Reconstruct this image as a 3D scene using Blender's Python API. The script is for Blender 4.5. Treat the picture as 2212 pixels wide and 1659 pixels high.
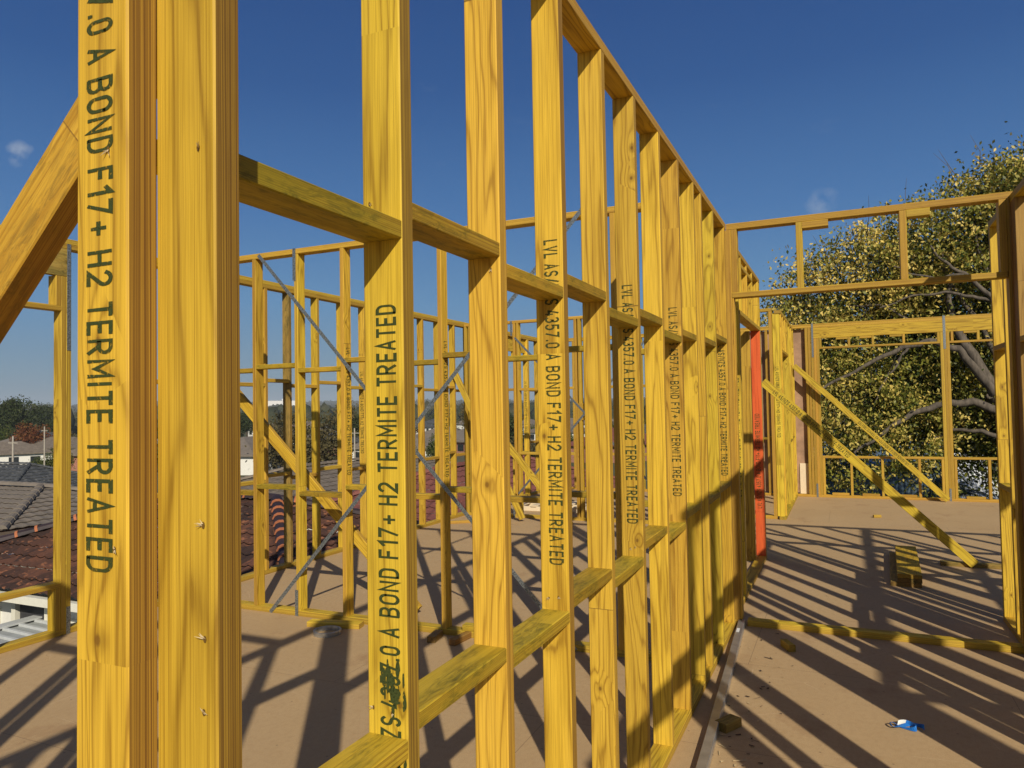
import bpy, bmesh, math, random
import numpy as np
from mathutils import Matrix, Vector
random.seed(7); R = math.radians
sc = bpy.context.scene
for o in list(bpy.data.objects): bpy.data.objects.remove(o)
COL = sc.collection

# ---------------------------------------------------------------- camera
CAM = Vector((0, 0, 1.61))
YAW, PIT, ROL, FPX = R(24.33032), R(1.87363), R(-1.01021), 1586.118
fw = Vector((-math.sin(YAW)*math.cos(PIT), math.cos(YAW)*math.cos(PIT), math.sin(PIT)))
rt = Vector((math.cos(YAW), math.sin(YAW), 0)); up = rt.cross(fw)
r2 = rt*math.cos(ROL)+up*math.sin(ROL); u2 = -rt*math.sin(ROL)+up*math.cos(ROL)
cd = bpy.data.cameras.new('camera'); cam = bpy.data.objects.new('camera', cd); COL.objects.link(cam)
M = Matrix((r2, u2, -fw)).transposed().to_4x4(); M.translation = CAM
cam.matrix_world = M
cd.sensor_fit = 'HORIZONTAL'; cd.sensor_width = 36; cd.lens = 36*FPX/2212
cd.clip_start = .05; cd.clip_end = 20000
sc.camera = cam

# ---------------------------------------------------------------- sky, sun, exposure
SUN_AZ, SUN_EL = 144.7, 31.0
w = bpy.data.worlds.new('World'); sc.world = w; w.use_nodes = True
nt = w.node_tree; nt.nodes.clear()
N = nt.nodes.new; Lk = nt.links.new
out = N('ShaderNodeOutputWorld'); bg = N('ShaderNodeBackground'); sky = N('ShaderNodeTexSky')
sky.sky_type = 'NISHITA'; sky.sun_disc = False
sky.sun_elevation = R(SUN_EL); sky.sun_rotation = R(SUN_AZ)
sky.altitude = 100; sky.air_density = 1.0; sky.dust_density = 0.6; sky.ozone_density = 2.6
bg.inputs['Strength'].default_value = 0.06
# faint wisps of cloud low in the sky
tc = N('ShaderNodeTexCoord'); mp = N('ShaderNodeMapping'); mp.inputs['Scale'].default_value = (7, 7, 16)
nz = N('ShaderNodeTexNoise'); nz.inputs['Scale'].default_value = 1.3; nz.inputs['Detail'].default_value = 7; nz.inputs['Roughness'].default_value = .6
cr = N('ShaderNodeMapRange'); cr.inputs[1].default_value = .64; cr.inputs[2].default_value = .82; cr.inputs[3].default_value = 0; cr.inputs[4].default_value = .08
mx = N('ShaderNodeMix'); mx.data_type = 'RGBA'; mx.inputs[7].default_value = (6.2, 7.2, 8.8, 1)
Lk(tc.outputs['Generated'], mp.inputs[0]); Lk(mp.outputs[0], nz.inputs['Vector']); Lk(nz.outputs[0], cr.inputs[0])
sx = N('ShaderNodeSeparateXYZ'); Lk(tc.outputs['Generated'], sx.inputs[0])
gr = N('ShaderNodeValToRGB'); Lk(sx.outputs[2], gr.inputs[0]); e_ = gr.color_ramp.elements
KS = 1/.06
for i_, (p_, c_) in enumerate(((0.0, (.190, .270, .325)), (.05, (.165, .280, .385)), (.14, (.105, .255, .465)), (.25, (.056, .172, .405)), (.40, (.024, .094, .285)), (.60, (.011, .050, .200)), (1.0, (.010, .035, .14)))):
    el_ = e_[i_] if i_ < 1 else e_.new(p_) if i_ < 6 else e_[-1]
    el_.position = p_; el_.color = (*[v*.5 for v in c_], 1)
dt = N('ShaderNodeVectorMath'); dt.operation = 'DOT_PRODUCT'; Lk(tc.outputs['Generated'], dt.inputs[0]); dt.inputs[1].default_value = (-math.sin(R(SUN_AZ)), -math.cos(R(SUN_AZ)), 0)
af = N('ShaderNodeMapRange'); Lk(dt.outputs['Value'], af.inputs[0]); af.inputs[1].default_value = -.5; af.inputs[2].default_value = .35; af.inputs[3].default_value = 0; af.inputs[4].default_value = .94
g2 = N('ShaderNodeVectorMath'); g2.operation = 'SCALE'; Lk(gr.outputs[0], g2.inputs[0]); g2.inputs[3].default_value = KS*2
m0 = N('ShaderNodeMix'); m0.data_type = 'RGBA'; Lk(af.outputs[0], m0.inputs[0]); Lk(sky.outputs[0], m0.inputs[6]); Lk(g2.outputs[0], m0.inputs[7])
# two small wisps, each round one direction of the sky
ad_ = cr.outputs[0]
for dv_, r0_, r1_, st_ in (((-.8159, .5062, .2794), .99986, .99999, .30), ((-.0182, .9691, .2459), .99978, .99999, .16)):
    dd_ = Vector(dv_).normalized(); dn_ = N('ShaderNodeVectorMath'); dn_.operation = 'DOT_PRODUCT'; nv_ = N('ShaderNodeVectorMath'); nv_.operation = 'NORMALIZE'
    wn_ = N('ShaderNodeTexNoise'); wn_.inputs['Scale'].default_value = 16; wn_.inputs['Detail'].default_value = 4; Lk(tc.outputs['Generated'], wn_.inputs['Vector'])
    ws_ = N('ShaderNodeVectorMath'); ws_.operation = 'MULTIPLY_ADD'; Lk(wn_.outputs['Color'], ws_.inputs[0]); ws_.inputs[1].default_value = (.07, .07, .05); ws_.inputs[2].default_value = (-.035, -.035, -.025)
    wa_ = N('ShaderNodeVectorMath'); Lk(tc.outputs['Generated'], wa_.inputs[0]); Lk(ws_.outputs[0], wa_.inputs[1])
    Lk(wa_.outputs[0], nv_.inputs[0]); Lk(nv_.outputs[0], dn_.inputs[0]); dn_.inputs[1].default_value = dd_
    mr_ = N('ShaderNodeMapRange'); Lk(dn_.outputs['Value'], mr_.inputs[0]); mr_.inputs[1].default_value = r0_; mr_.inputs[2].default_value = r1_; mr_.inputs[4].default_value = st_*2.2
    n5_ = N('ShaderNodeTexNoise'); n5_.inputs['Scale'].default_value = 55; n5_.inputs['Detail'].default_value = 5; Lk(tc.outputs['Generated'], n5_.inputs['Vector'])
    r5_ = N('ShaderNodeMapRange'); Lk(n5_.outputs[0], r5_.inputs[0]); r5_.inputs[1].default_value = .38; r5_.inputs[2].default_value = .68
    mu_ = N('ShaderNodeMath'); mu_.operation = 'MULTIPLY'; Lk(mr_.outputs[0], mu_.inputs[0]); Lk(r5_.outputs[0], mu_.inputs[1])
    a2_ = N('ShaderNodeMath'); a2_.operation = 'MAXIMUM'; Lk(ad_, a2_.inputs[0]); Lk(mu_.outputs[0], a2_.inputs[1]); ad_ = a2_.outputs[0]
Lk(ad_, mx.inputs[0]); Lk(m0.outputs[2], mx.inputs[6]); Lk(mx.outputs[2], bg.inputs[0]); Lk(bg.outputs[0], out.inputs[0])

sd = bpy.data.lights.new('sun', 'SUN'); sd.energy = 4.8; sd.angle = R(.53); sd.color = (1, .91, .75)
so = bpy.data.objects.new('sun', sd); COL.objects.link(so)
S = Vector((math.sin(R(SUN_AZ))*math.cos(R(SUN_EL)), math.cos(R(SUN_AZ))*math.cos(R(SUN_EL)), math.sin(R(SUN_EL))))
so.rotation_euler = S.to_track_quat('Z', 'Y').to_euler(); so.location = S*50
vs = sc.view_settings; vs.view_transform = 'Standard'; vs.look = 'None'; vs.exposure = 0; vs.gamma = 1

# ---------------------------------------------------------------- node helper
class G:
    def __init__(s, name):
        s.m = bpy.data.materials.new(name); s.m.use_nodes = True; s.t = s.m.node_tree; s.t.nodes.clear()
        s.o = s.n('ShaderNodeOutputMaterial'); s.b = s.n('ShaderNodeBsdfPrincipled'); s.l(s.b.outputs[0], s.o.inputs[0])
        s.b.inputs['Roughness'].default_value = .7; s.b.inputs['Specular IOR Level'].default_value = .3
    def n(s, t): return s.t.nodes.new(t)
    def l(s, a, b): s.t.links.new(a, b)
    def sock(s, v, i):
        if isinstance(v, (int, float)): i.default_value = v
        elif isinstance(v, tuple): i.default_value = v if len(v) != 3 or i.type == 'VECTOR' else (*v, 1)
        else: s.l(v, i)
    def math(s, op, a, b=0.0, c=0.0, clamp=False):
        n = s.n('ShaderNodeMath'); n.operation = op; n.use_clamp = clamp
        for v, i in zip((a, b, c), n.inputs): s.sock(v, i)
        return n.outputs[0]
    def vmath(s, op, a, b=(0, 0, 0)):
        n = s.n('ShaderNodeVectorMath'); n.operation = op; s.sock(a, n.inputs[0]); s.sock(b, n.inputs[1]); return n.outputs[0]
    def vscale(s, a, k):
        n = s.n('ShaderNodeVectorMath'); n.operation = 'SCALE'; s.sock(a, n.inputs[0]); s.sock(k, n.inputs[3]); return n.outputs[0]
    def noise(s, v, scale=1, detail=3, rough=.5, dist=0):
        n = s.n('ShaderNodeTexNoise'); s.l(v, n.inputs['Vector']); n.inputs['Scale'].default_value = scale
        n.inputs['Detail'].default_value = detail; n.inputs['Roughness'].default_value = rough; n.inputs['Distortion'].default_value = dist
        return n.outputs[0]
    def ramp(s, f, lo, hi, a=0.0, b=1.0):
        n = s.n('ShaderNodeMapRange'); n.clamp = True; s.sock(f, n.inputs[0])
        for k, v in enumerate((lo, hi, a, b)): s.sock(v, n.inputs[k+1])
        return n.outputs[0]
    def mix(s, f, a, b, mode='MIX'):
        n = s.n('ShaderNodeMix'); n.data_type = 'RGBA'; n.blend_type = mode
        s.sock(f, n.inputs[0]); s.sock(a, n.inputs[6]); s.sock(b, n.inputs[7]); return n.outputs[2]
    def sep(s, v):
        n = s.n('ShaderNodeSeparateXYZ'); s.l(v, n.inputs[0]); return n.outputs
    def comb(s, x, y, z):
        n = s.n('ShaderNodeCombineXYZ')
        for v, i in zip((x, y, z), n.inputs): s.sock(v, i)
        return n.outputs[0]
    def color(s, c): s.sock(c, s.b.inputs['Base Color'])
    def bump(s, h, strength=.3, dist=.002):
        n = s.n('ShaderNodeBump'); n.inputs['Strength'].default_value = strength; n.inputs['Distance'].default_value = dist
        s.l(h, n.inputs['Height']); s.l(n.outputs[0], s.b.inputs['Normal'])
    def rough(s, v): s.sock(v, s.b.inputs['Roughness'])

def lvl(name, light, dark, edge_a, edge_b, stain=None, knots=1.0, seams=.8):
    """laminated timber: cathedral veneer grain on broad faces, ply lines on the edges. local x width, y thickness, z length"""
    g = G(name); tc = g.n('ShaderNodeTexCoord'); oi = g.n('ShaderNodeObjectInfo'); rnd = oi.outputs['Random']
    ob = tc.outputs['Object']; nx = g.sep(tc.outputs['Normal']); x, y, z = g.sep(ob)
    # veneer joints
    zz = g.math('ADD', g.math('DIVIDE', z, 2.1), g.math('MULTIPLY', rnd, 7.3))
    seg = g.math('FLOOR', zz); fr = g.math('FRACT', zz)
    wn = g.n('ShaderNodeTexWhiteNoise'); wn.noise_dimensions = '2D'
    g.l(g.comb(seg, g.math('MULTIPLY', rnd, 91.7), 0), wn.inputs['Vector']); sr = wn.outputs['Value']
    off = g.comb(g.math('MULTIPLY', sr, 31.0), g.math('MULTIPLY', rnd, 57.0), g.math('MULTIPLY', sr, 83.0))
    P = g.vmath('ADD', ob, off)
    # knots
    kv = g.n('ShaderNodeTexVoronoi'); kv.voronoi_dimensions = '2D'; kv.inputs['Scale'].default_value = 1; kv.inputs['Randomness'].default_value = 1
    px_, py_, pz_ = g.sep(P)
    g.l(g.comb(g.math('MULTIPLY', px_, 9.0), g.math('MULTIPLY', pz_, 6.5), 0), kv.inputs['Vector'])
    kc = g.sep(kv.outputs['Color'])[0]; on = g.math('GREATER_THAN', kc, .90)
    dk = kv.outputs['Distance']
    swirl = g.math('MULTIPLY', g.math('EXPONENT', g.math('MULTIPLY', g.math('MULTIPLY', dk, dk), -9.0)), g.math('MULTIPLY', on, .13*knots))
    base = g.noise(g.vmath('MULTIPLY', P, (9, 1, .75)), 1, 3, .45, .25)
    v = g.math('ADD', base, swirl)
    freq = g.ramp(sr, 0, 1, 34, 78)
    rg = g.math('SINE', g.math('MULTIPLY_ADD', v, freq, g.math('MULTIPLY', x, g.ramp(sr, .3, 1, 60, 260))))
    wob = g.noise(g.vmath('MULTIPLY', P, (160, 1, 5)), 1, 3, .6)
    rg = g.ramp(g.math('ADD', rg, g.math('MULTIPLY', wob, .9)), -.2, 1.5, 0, 1)
    rg = g.math('ADD', g.math('MULTIPLY', g.math('POWER', rg, 7.0), .75), g.math('MULTIPLY', rg, .33))
    fib = g.noise(g.vmath('MULTIPLY', P, (520, 40, 7)), 1, 2, .6)
    blot = g.noise(g.vmath('MULTIPLY', P, (16, 1, 2.2)), 1, 3, .5)
    c = g.mix(g.math('MULTIPLY', rg, .80), light, dark)
    fl_ = g.noise(g.vmath('MULTIPLY', P, (300, 1, 1.5)), 1, 3, .7)
    c = g.mix(g.ramp(fib, .35, .75, 0, .40), c, dark); c = g.mix(g.ramp(fl_, .50, .66, 0, .62), c, dark); fd_ = g.noise(g.vmath('MULTIPLY', ob, (6, 1, 1.1)), 1, 4, .6); c = g.mix(g.ramp(fd_, .5, .8, 0, .35), c, (light[0]*.72, light[1]*.70, light[2]*1.5))
    c = g.mix(g.ramp(blot, .5, .78, 0, .34), c, (dark[0]*.95, dark[1]*.95, dark[2]*.8))
    c = g.mix(g.ramp(blot, .3, .48, .22, 0), c, (min(1, light[0]*1.12), min(1, light[1]*1.16), light[2]*1.6))
    c = g.mix(g.math('MULTIPLY', sr, .08), c, (light[0]*.90, light[1]*.78, light[2]*.9), 'MIX')
    kk = g.math('MULTIPLY', g.ramp(dk, .060, .030, 0, 1), g.math('MULTIPLY', on, .75*knots))
    c = g.mix(kk, c, (.11, .05, .012))
    kk2 = g.math('MULTIPLY', g.ramp(dk, .16, .05, 0, .45), g.math('MULTIPLY', on, knots))
    c = g.mix(kk2, c, (dark[0]*.7, dark[1]*.65, dark[2]*.6))
    jl = g.math('MULTIPLY', g.ramp(g.math('ABSOLUTE', g.math('SUBTRACT', fr, .5)), .4985, .4995, 0, seams), g.math('GREATER_THAN', sr, .5))
    c = g.mix(jl, c, (.10, .05, .015))
    # edges: plies
    yn = g.math('ADD', g.math('MULTIPLY', y, 520), g.math('MULTIPLY', rnd, 100))
    yw = g.math('ADD', yn, g.math('MULTIPLY', g.noise(g.vmath('MULTIPLY', P, (2, 90, 3.0)), 1, 2), 1.3))
    e1 = g.noise(g.comb(yw, g.math('MULTIPLY', z, .35), g.math('MULTIPLY', x, 3)), 1, 2, .6)
    e2 = g.noise(g.comb(g.math('MULTIPLY', yw, .33), 5.0, g.math('MULTIPLY', z, .8)), 1, 2, .5)
    ce = g.mix(g.ramp(e1, .38, .66), edge_a, edge_b)
    ce = g.mix(g.ramp(e2, .55, .8, 0, .6), ce, (edge_b[0]*.6, edge_b[1]*.42, edge_b[2]*.5))
    gl = g.math('LESS_THAN', g.math('ABSOLUTE', g.math('SUBTRACT', g.math('FRACT', g.math('ADD', g.math('MULTIPLY', y, 280), .5)), .5)), .09)
    ce = g.mix(g.math('MULTIPLY', gl, .45), ce, (.13, .055, .02))
    ce = g.mix(g.ramp(fib, .45, .8, 0, .35), ce, edge_b)
    ax = g.math('ABSOLUTE', nx[0]); az = g.math('ABSOLUTE', nx[2])
    c = g.mix(g.math('MAXIMUM', g.ramp(ax, .8, .95), g.ramp(az, .5, .6)), c, ce)
    c = g.mix(g.ramp(az, .5, .6, 0, .35), c, (.20, .10, .03))
    if stain:
        st = g.noise(g.vmath('MULTIPLY', P, (13, 9, 4)), 1, 5, .65); s2_ = g.noise(g.vmath('MULTIPLY', P, (75, 50, 14)), 1, 4, .7, 1.2)
        c = g.mix(g.ramp(st, .44, .66, .10, .6), c, stain); c = g.mix(g.math('MULTIPLY', g.ramp(s2_, .48, .60, 0, .5), g.ramp(st, .40, .56)), c, (stain[0]*.35, stain[1]*.4, stain[2]*.8))
    hs = g.n('ShaderNodeHueSaturation'); g.l(c, hs.inputs['Color'])
    g.sock(g.ramp(g.math('FRACT', g.math('MULTIPLY', rnd, 13.7)), 0, 1, .488, .506), hs.inputs['Hue'])
    g.sock(g.ramp(g.math('FRACT', g.math('MULTIPLY', rnd, 5.13)), 0, 1, .78, 1.10), hs.inputs['Value'])
    hs.inputs['Saturation'].default_value = 1.0
    g.color(hs.outputs[0]); g.rough(.62)
    g.bump(g.math('ADD', g.math('MULTIPLY', rg, .6), fib), .35, .0012)
    return g.m

YL = (.69, .475, .040); YD = (.26, .150, .010)
EA = (.60, .40, .045); EB = (.27, .145, .020)
M_LVL = lvl('yellow_laminated_timber', YL, YD, EA, EB)
M_DE = lvl('dark_edged_laminated_timber', YL, YD, (.40, .255, .030), (.13, .065, .013), seams=0)
M_OR = lvl('amber_laminated_timber', (.67, .450, .044), (.26, .145, .011), (.58, .385, .044), (.26, .14, .02))
M_NOG = lvl('olive_laminated_timber', (.62, .43, .035), (.36, .23, .012), (.56, .38, .03), (.27, .15, .012), stain=(.20, .17, .012), knots=.5)
M_DIRTY_SHADE = lvl('weathered_and_shade_timber', (.45, .31, .07), (.26, .16, .03), (.40, .27, .06), (.2, .11, .02), stain=(.10, .09, .02))
M_ROUGH = lvl('rough_amber_timber', (.62, .42, .042), (.32, .18, .014), (.5, .31, .04), (.2, .09, .015), stain=(.38, .235, .025))
M_RED = lvl('red_painted_timber', (.78, .115, .032), (.55, .06, .02), (.66, .40, .075), (.5, .2, .05), knots=.35)
M_BROWN = lvl('brown_and_shade_timber', (.42, .26, .06), (.22, .12, .02), (.36, .21, .045), (.14, .065, .015))

def simple(name, col, rough=.7, metal=0, var=.15, scale=8, col2=None, bump=0):
    g = G(name); tc = g.n('ShaderNodeTexCoord'); n = g.noise(tc.outputs['Object'], scale, 5, .6)
    c2 = col2 or tuple(v*(1-var*1.8) for v in col)
    g.color(g.mix(g.ramp(n, .3, .7), col, c2)); g.rough(rough); g.b.inputs['Metallic'].default_value = metal
    if bump: g.bump(n, bump, .01)
    return g.m

def chipboard():
    g = G('particleboard'); tc = g.n('ShaderNodeTexCoord'); P = tc.outputs['Object']; x, y, z = g.sep(P)
    fine = g.noise(g.vmath('MULTIPLY', P, (230, 230, 1)), 1, 3, .75)
    mid = g.noise(g.vmath('MULTIPLY', P, (38, 26, 1)), 1, 4, .6)
    big = g.noise(g.vmath('MULTIPLY', P, (1.1, .8, 1)), 1, 5, .6)
    c = g.mix(g.ramp(fine, .3, .7), (.57, .40, .215), (.35, .24, .125))
    c = g.mix(g.ramp(mid, .45, .75, 0, .35), c, (.32, .195, .085))
    c = g.mix(g.ramp(big, .42, .7, 0, .5), c, (.39, .26, .13))
    dirt = g.noise(g.vmath('MULTIPLY', P, (2.3, 1.7, 1)), 1, 8, .7)
    c = g.mix(g.ramp(dirt, .56, .70, 0, .6), c, (.30, .175, .085))
    # sheet joints: boards 0.9 x 3.6
    fx = g.math('FRACT', g.math('DIVIDE', g.math('ADD', x, 9.2), .9)); row = g.math('FLOOR', g.math('DIVIDE', g.math('ADD', y, 9.62), 1.2))
    fy = g.math('FRACT', g.math('DIVIDE', g.math('ADD', y, 9.62), 1.2))
    fx2 = g.math('FRACT', g.math('DIVIDE', g.math('ADD', x, g.math('ADD', 20.15, g.math('MULTIPLY', row, 1.37))), 3.6))
    jy = g.ramp(g.math('ABSOLUTE', g.math('SUBTRACT', fy, .5)), .4985, .4996, 0, 1)
    jx = g.ramp(g.math('ABSOLUTE', g.math('SUBTRACT', fx2, .5)), .49945, .4999, 0, 1)
    c = g.mix(g.math('MULTIPLY', g.math('MAXIMUM', jx, jy), .7), c, (.06, .03, .018))
    # scratches and chalk lines
    wv = g.n('ShaderNodeTexVoronoi'); wv.feature = 'DISTANCE_TO_EDGE'; wv.inputs['Scale'].default_value = 1.4
    g.l(g.vmath('ADD', g.vmath('MULTIPLY', P, (1, 1.6, 1)), g.comb(0, 0, 3.3)), wv.inputs['Vector'])
    ms = g.noise(g.vmath('MULTIPLY', P, (3, 3, 1)), 1, 3)
    sk = g.math('MULTIPLY', g.ramp(wv.outputs['Distance'], .0022, .0008, 0, .55), g.ramp(ms, .52, .6))
    c = g.mix(sk, c, (.72, .56, .38))
    sp = g.n('ShaderNodeTexVoronoi'); sp.inputs['Scale'].default_value = 5.2; g.l(P, sp.inputs['Vector'])
    spn = g.math('MULTIPLY', g.ramp(sp.outputs['Distance'], .055, .03, 0, .8), g.math('GREATER_THAN', g.sep(sp.outputs['Color'])[1], .72))
    c = g.mix(spn, c, (.09, .05, .03))
    gx_ = g.math('SUBTRACT', g.math('FRACT', g.math('DIVIDE', x, .30)), .5); gy_ = g.math('SUBTRACT', g.math('FRACT', g.math('DIVIDE', g.math('ADD', y, .12), .45)), .5)
    dd_ = g.math('ADD', g.math('POWER', g.math('MULTIPLY', gx_, .30), 2), g.math('POWER', g.math('MULTIPLY', gy_, .45), 2))
    c = g.mix(g.ramp(dd_, .00004, .00001, 0, .6), c, (.12, .07, .04))
    g.color(c); g.rough(.75); g.bump(fine, .25, .001)
    return g.m
M_FLOOR = chipboard()

def ink():
    g = G('green_stencil_ink'); tc = g.n('ShaderNodeTexCoord'); n = g.noise(tc.outputs['Object'], 190, 4, .7); n2 = g.noise(tc.outputs['Object'], 30, 3, .6)
    g.color(g.mix(g.ramp(n, .3, .7), (.022, .036, .010), (.055, .070, .018))); g.rough(.6)
    tr = g.n('ShaderNodeBsdfTransparent'); ms = g.n('ShaderNodeMixShader')
    oi_ = g.n('ShaderNodeObjectInfo').outputs['Random']; th_ = g.math('MULTIPLY_ADD', oi_, .16, .22)
    a = g.math('MULTIPLY', g.ramp(n, th_, g.math('ADD', th_, .12), .2, 1), g.ramp(n2, .22, g.math('MULTIPLY_ADD', oi_, .16, .36), .6, 1))
    g.l(a, ms.inputs[0]); g.l(tr.outputs[0], ms.inputs[1]); g.l(g.b.outputs[0], ms.inputs[2]); g.l(ms.outputs[0], g.o.inputs[0])
    return g.m
M_INK = ink()

def galv():
    g = G('galvanised_strap'); tc = g.n('ShaderNodeTexCoord'); P = tc.outputs['Object']; x, y, z = g.sep(P)
    n = g.noise(P, 90, 4, .7)
    c = g.mix(g.ramp(n, .35, .6), (.42, .46, .48), (.14, .155, .16))
    fz = g.math('ABSOLUTE', g.math('SUBTRACT', g.math('FRACT', g.math('DIVIDE', z, .034)), .5))
    hx = g.math('ABSOLUTE', g.math('SUBTRACT', g.math('ABSOLUTE', x), .0055))
    h = g.math('LESS_THAN', g.math('ADD', g.math('POWER', g.math('MULTIPLY', fz, .034), 2), g.math('POWER', hx, 2)), 5e-6)
    c = g.mix(h, c, (.02, .02, .02)); g.color(c); g.b.inputs['Metallic'].default_value = .75; g.rough(g.ramp(n, .3, .7, .3, .55))
    return g.m
M_STRAP = galv()

# ---------------------------------------------------------------- object helpers
def meta(o, label=None, cat=None, group=None, kind=None):
    if label: o['label'] = label
    if cat: o['category'] = cat
    if group: o['group'] = group
    if kind: o['kind'] = kind
    return o
def thing(name, loc, label, cat, group=None):
    o = bpy.data.objects.new(name, None); o.empty_display_size = .1; o.location = loc; COL.objects.link(o)
    return meta(o, label, cat, group, 'thing')
def link(name, me, mat, parent=None, mw=None):
    o = bpy.data.objects.new(name, me); COL.objects.link(o)
    if mat is not None and not me.materials: me.materials.append(mat)
    mw = mw or Matrix.Identity(4)
    if parent is not None:
        o.parent = parent
        pm = Matrix.Identity(4); p = parent
        chain = []
        while p is not None: chain.append(p.matrix_basis.copy()); p = p.parent
        for c in reversed(chain): pm = pm @ c
        o.matrix_basis = pm.inverted() @ mw
    else: o.matrix_basis = mw
    return o
def mesh(name, V, F):
    me = bpy.data.meshes.new(name); me.from_pydata([tuple(v) for v in V], [], F); me.update(); return me
def prism_mesh(w, t, L, c=.0025, cut0=0.0, cut1=0.0):
    """octagonal-section stick along +z, cut0/cut1: end shear dz/dx"""
    a, b = w/2, t/2; c = min(c, t*.2)
    pr = [(-a+c, -b), (a-c, -b), (a, -b+c), (a, b-c), (a-c, b), (-a+c, b), (-a, b-c), (-a, -b+c)]
    V = [(x, y, cut0*x) for x, y in pr]+[(x, y, L+cut1*x) for x, y in pr]
    F = [[i, (i+1) % 8, 8+(i+1) % 8, 8+i] for i in range(8)]+[list(range(7, -1, -1)), list(range(8, 16))]
    return mesh('timber', V, F)
def box(name, parent, x0, x1, y0, y1, z0, z1, mat=None, c=.0025):
    """axis-aligned timber: longest side becomes local z, shortest local y"""
    d = [x1-x0, y1-y0, z1-z0]; order = sorted(range(3), key=lambda i: d[i])
    th, wi, le = order; ax = [Vector((1, 0, 0)), Vector((0, 1, 0)), Vector((0, 0, 1))]
    Z = ax[le]; X = ax[wi]; Y = Z.cross(X)
    me = prism_mesh(d[wi], d[th], d[le], c)
    m = Matrix((X, Y, Z)).transposed().to_4x4()
    p = Vector(((x0+x1)/2, (y0+y1)/2, (z0+z1)/2)); p[le] = (x0, y0, z0)[le]
    m.translation = p
    return link(name, me, mat or M_LVL, parent, m)
def beam(name, parent, p0, p1, wdir, w, t, mat=None, cut0=0.0, cut1=0.0, c=.0025):
    p0 = Vector(p0); p1 = Vector(p1); Z = (p1-p0).normalized(); X = Vector(wdir); X = (X-Z*X.dot(Z)).normalized(); Y = Z.cross(X)
    m = Matrix((X, Y, Z)).transposed().to_4x4(); m.translation = p0
    return link(name, prism_mesh(w, t, (p1-p0).length, c, cut0, cut1), mat or M_LVL, parent, m)

TXT = 'LVL AS/NZS 4357.0 A BOND F17+ H2 TERMITE TREATED'
def arc(cx, cy, rx, ry, a0, a1, n=9): return [(cx+rx*math.cos(R(a0+(a1-a0)*i/n)), cy+ry*math.sin(R(a0+(a1-a0)*i/n))) for i in range(n+1)]
# stencil capitals as strokes in a box 0.6 wide and 1 high
W_ = .56
GL = {
 'L': [[(0, 1), (0, 0), (W_*.9, 0)]], 'V': [[(0, 1), (W_/2, 0), (W_, 1)]], 'A': [[(0, 0), (W_/2, 1), (W_, 0)], [(W_*.17, .3), (W_*.83, .3)]],
 'S': [arc(W_/2, .74, W_/2, .26, 25, 270)+arc(W_/2, .25, W_/2, .25, 90, -155)], '/': [[(0, -.08), (W_*.75, 1.08)]],
 'N': [[(0, 0), (0, 1), (W_, 0), (W_, 1)]], 'Z': [[(0, 1), (W_, 1), (0, 0), (W_, 0)]], '4': [[(W_*.75, -.0), (W_*.75, .55)], [(W_*.5, 1), (0, .24), (W_, .24)]],
 '3': [arc(W_*.45, .75, W_*.5, .25, 150, -80)+arc(W_*.45, .27, W_*.55, .27, 80, -150)], '5': [[(W_*.92, 1), (W_*.1, 1), (W_*.06, .55)]+arc(W_*.45, .31, W_*.55, .31, 120, -150)],
 '7': [[(0, 1), (W_, 1), (W_*.3, 0)]], '.': [[(.05, 0), (.05, .12)]], '0': [arc(W_/2, .72, W_/2, .28, 0, 180)+arc(W_/2, .28, W_/2, .28, 180, 360)+[(W_, .74)]],
 'B': [[(0, 0), (0, 1), (W_*.55, 1)]+arc(W_*.55, .76, W_*.4, .24, 90, -90)+[(0.05, .52)], [(W_*.5, .52)]+arc(W_*.55, .26, W_*.45, .26, 90, -90)+[(0, 0)]],
 'O': [arc(W_/2, .70, W_*.52, .30, 0, 180)+arc(W_/2, .30, W_*.52, .30, 180, 360)+[(W_*1.02, .72)]], 'D': [[(0, 0), (0, 1), (W_*.4, 1)]+arc(W_*.4, .68, W_*.58, .32, 90, 0, 6)+arc(W_*.4, .32, W_*.58, .32, 0, -90, 6)+[(0, 0)]],
 'F': [[(0, 0), (0, 1), (W_*.9, 1)], [(0.03, .52), (W_*.75, .52)]], '1': [[(.02, .78), (W_*.5, 1), (W_*.5, 0)]], '+': [[(0, .45), (W_, .45)], [(W_/2, .15), (W_/2, .75)]],
 'H': [[(0, 0), (0, 1)], [(W_, 0), (W_, 1)], [(.03, .5), (W_-.03, .5)]], '2': [arc(W_/2, .72, W_/2, .28, 165, -35)+[(0, 0), (W_, 0)]],
 'T': [[(0, 1), (W_, 1)], [(W_/2, .97), (W_/2, 0)]], 'E': [[(W_*.9, 1), (0, 1), (0, 0), (W_*.9, 0)], [(.03, .51), (W_*.78, .51)]],
 'R': [[(0, 0), (0, 1), (W_*.5, 1)]+arc(W_*.5, .74, W_*.46, .26, 90, -90)+[(.04, .48)], [(W_*.42, .48), (W_, 0)]], 'M': [[(0, 0), (0, 1), (W_*.6, .3), (W_*1.2, 1), (W_*1.2, 0)]], 'I': [[(0, 0), (0, 1)]],
}
SPW = .50
_tc = {}
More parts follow.
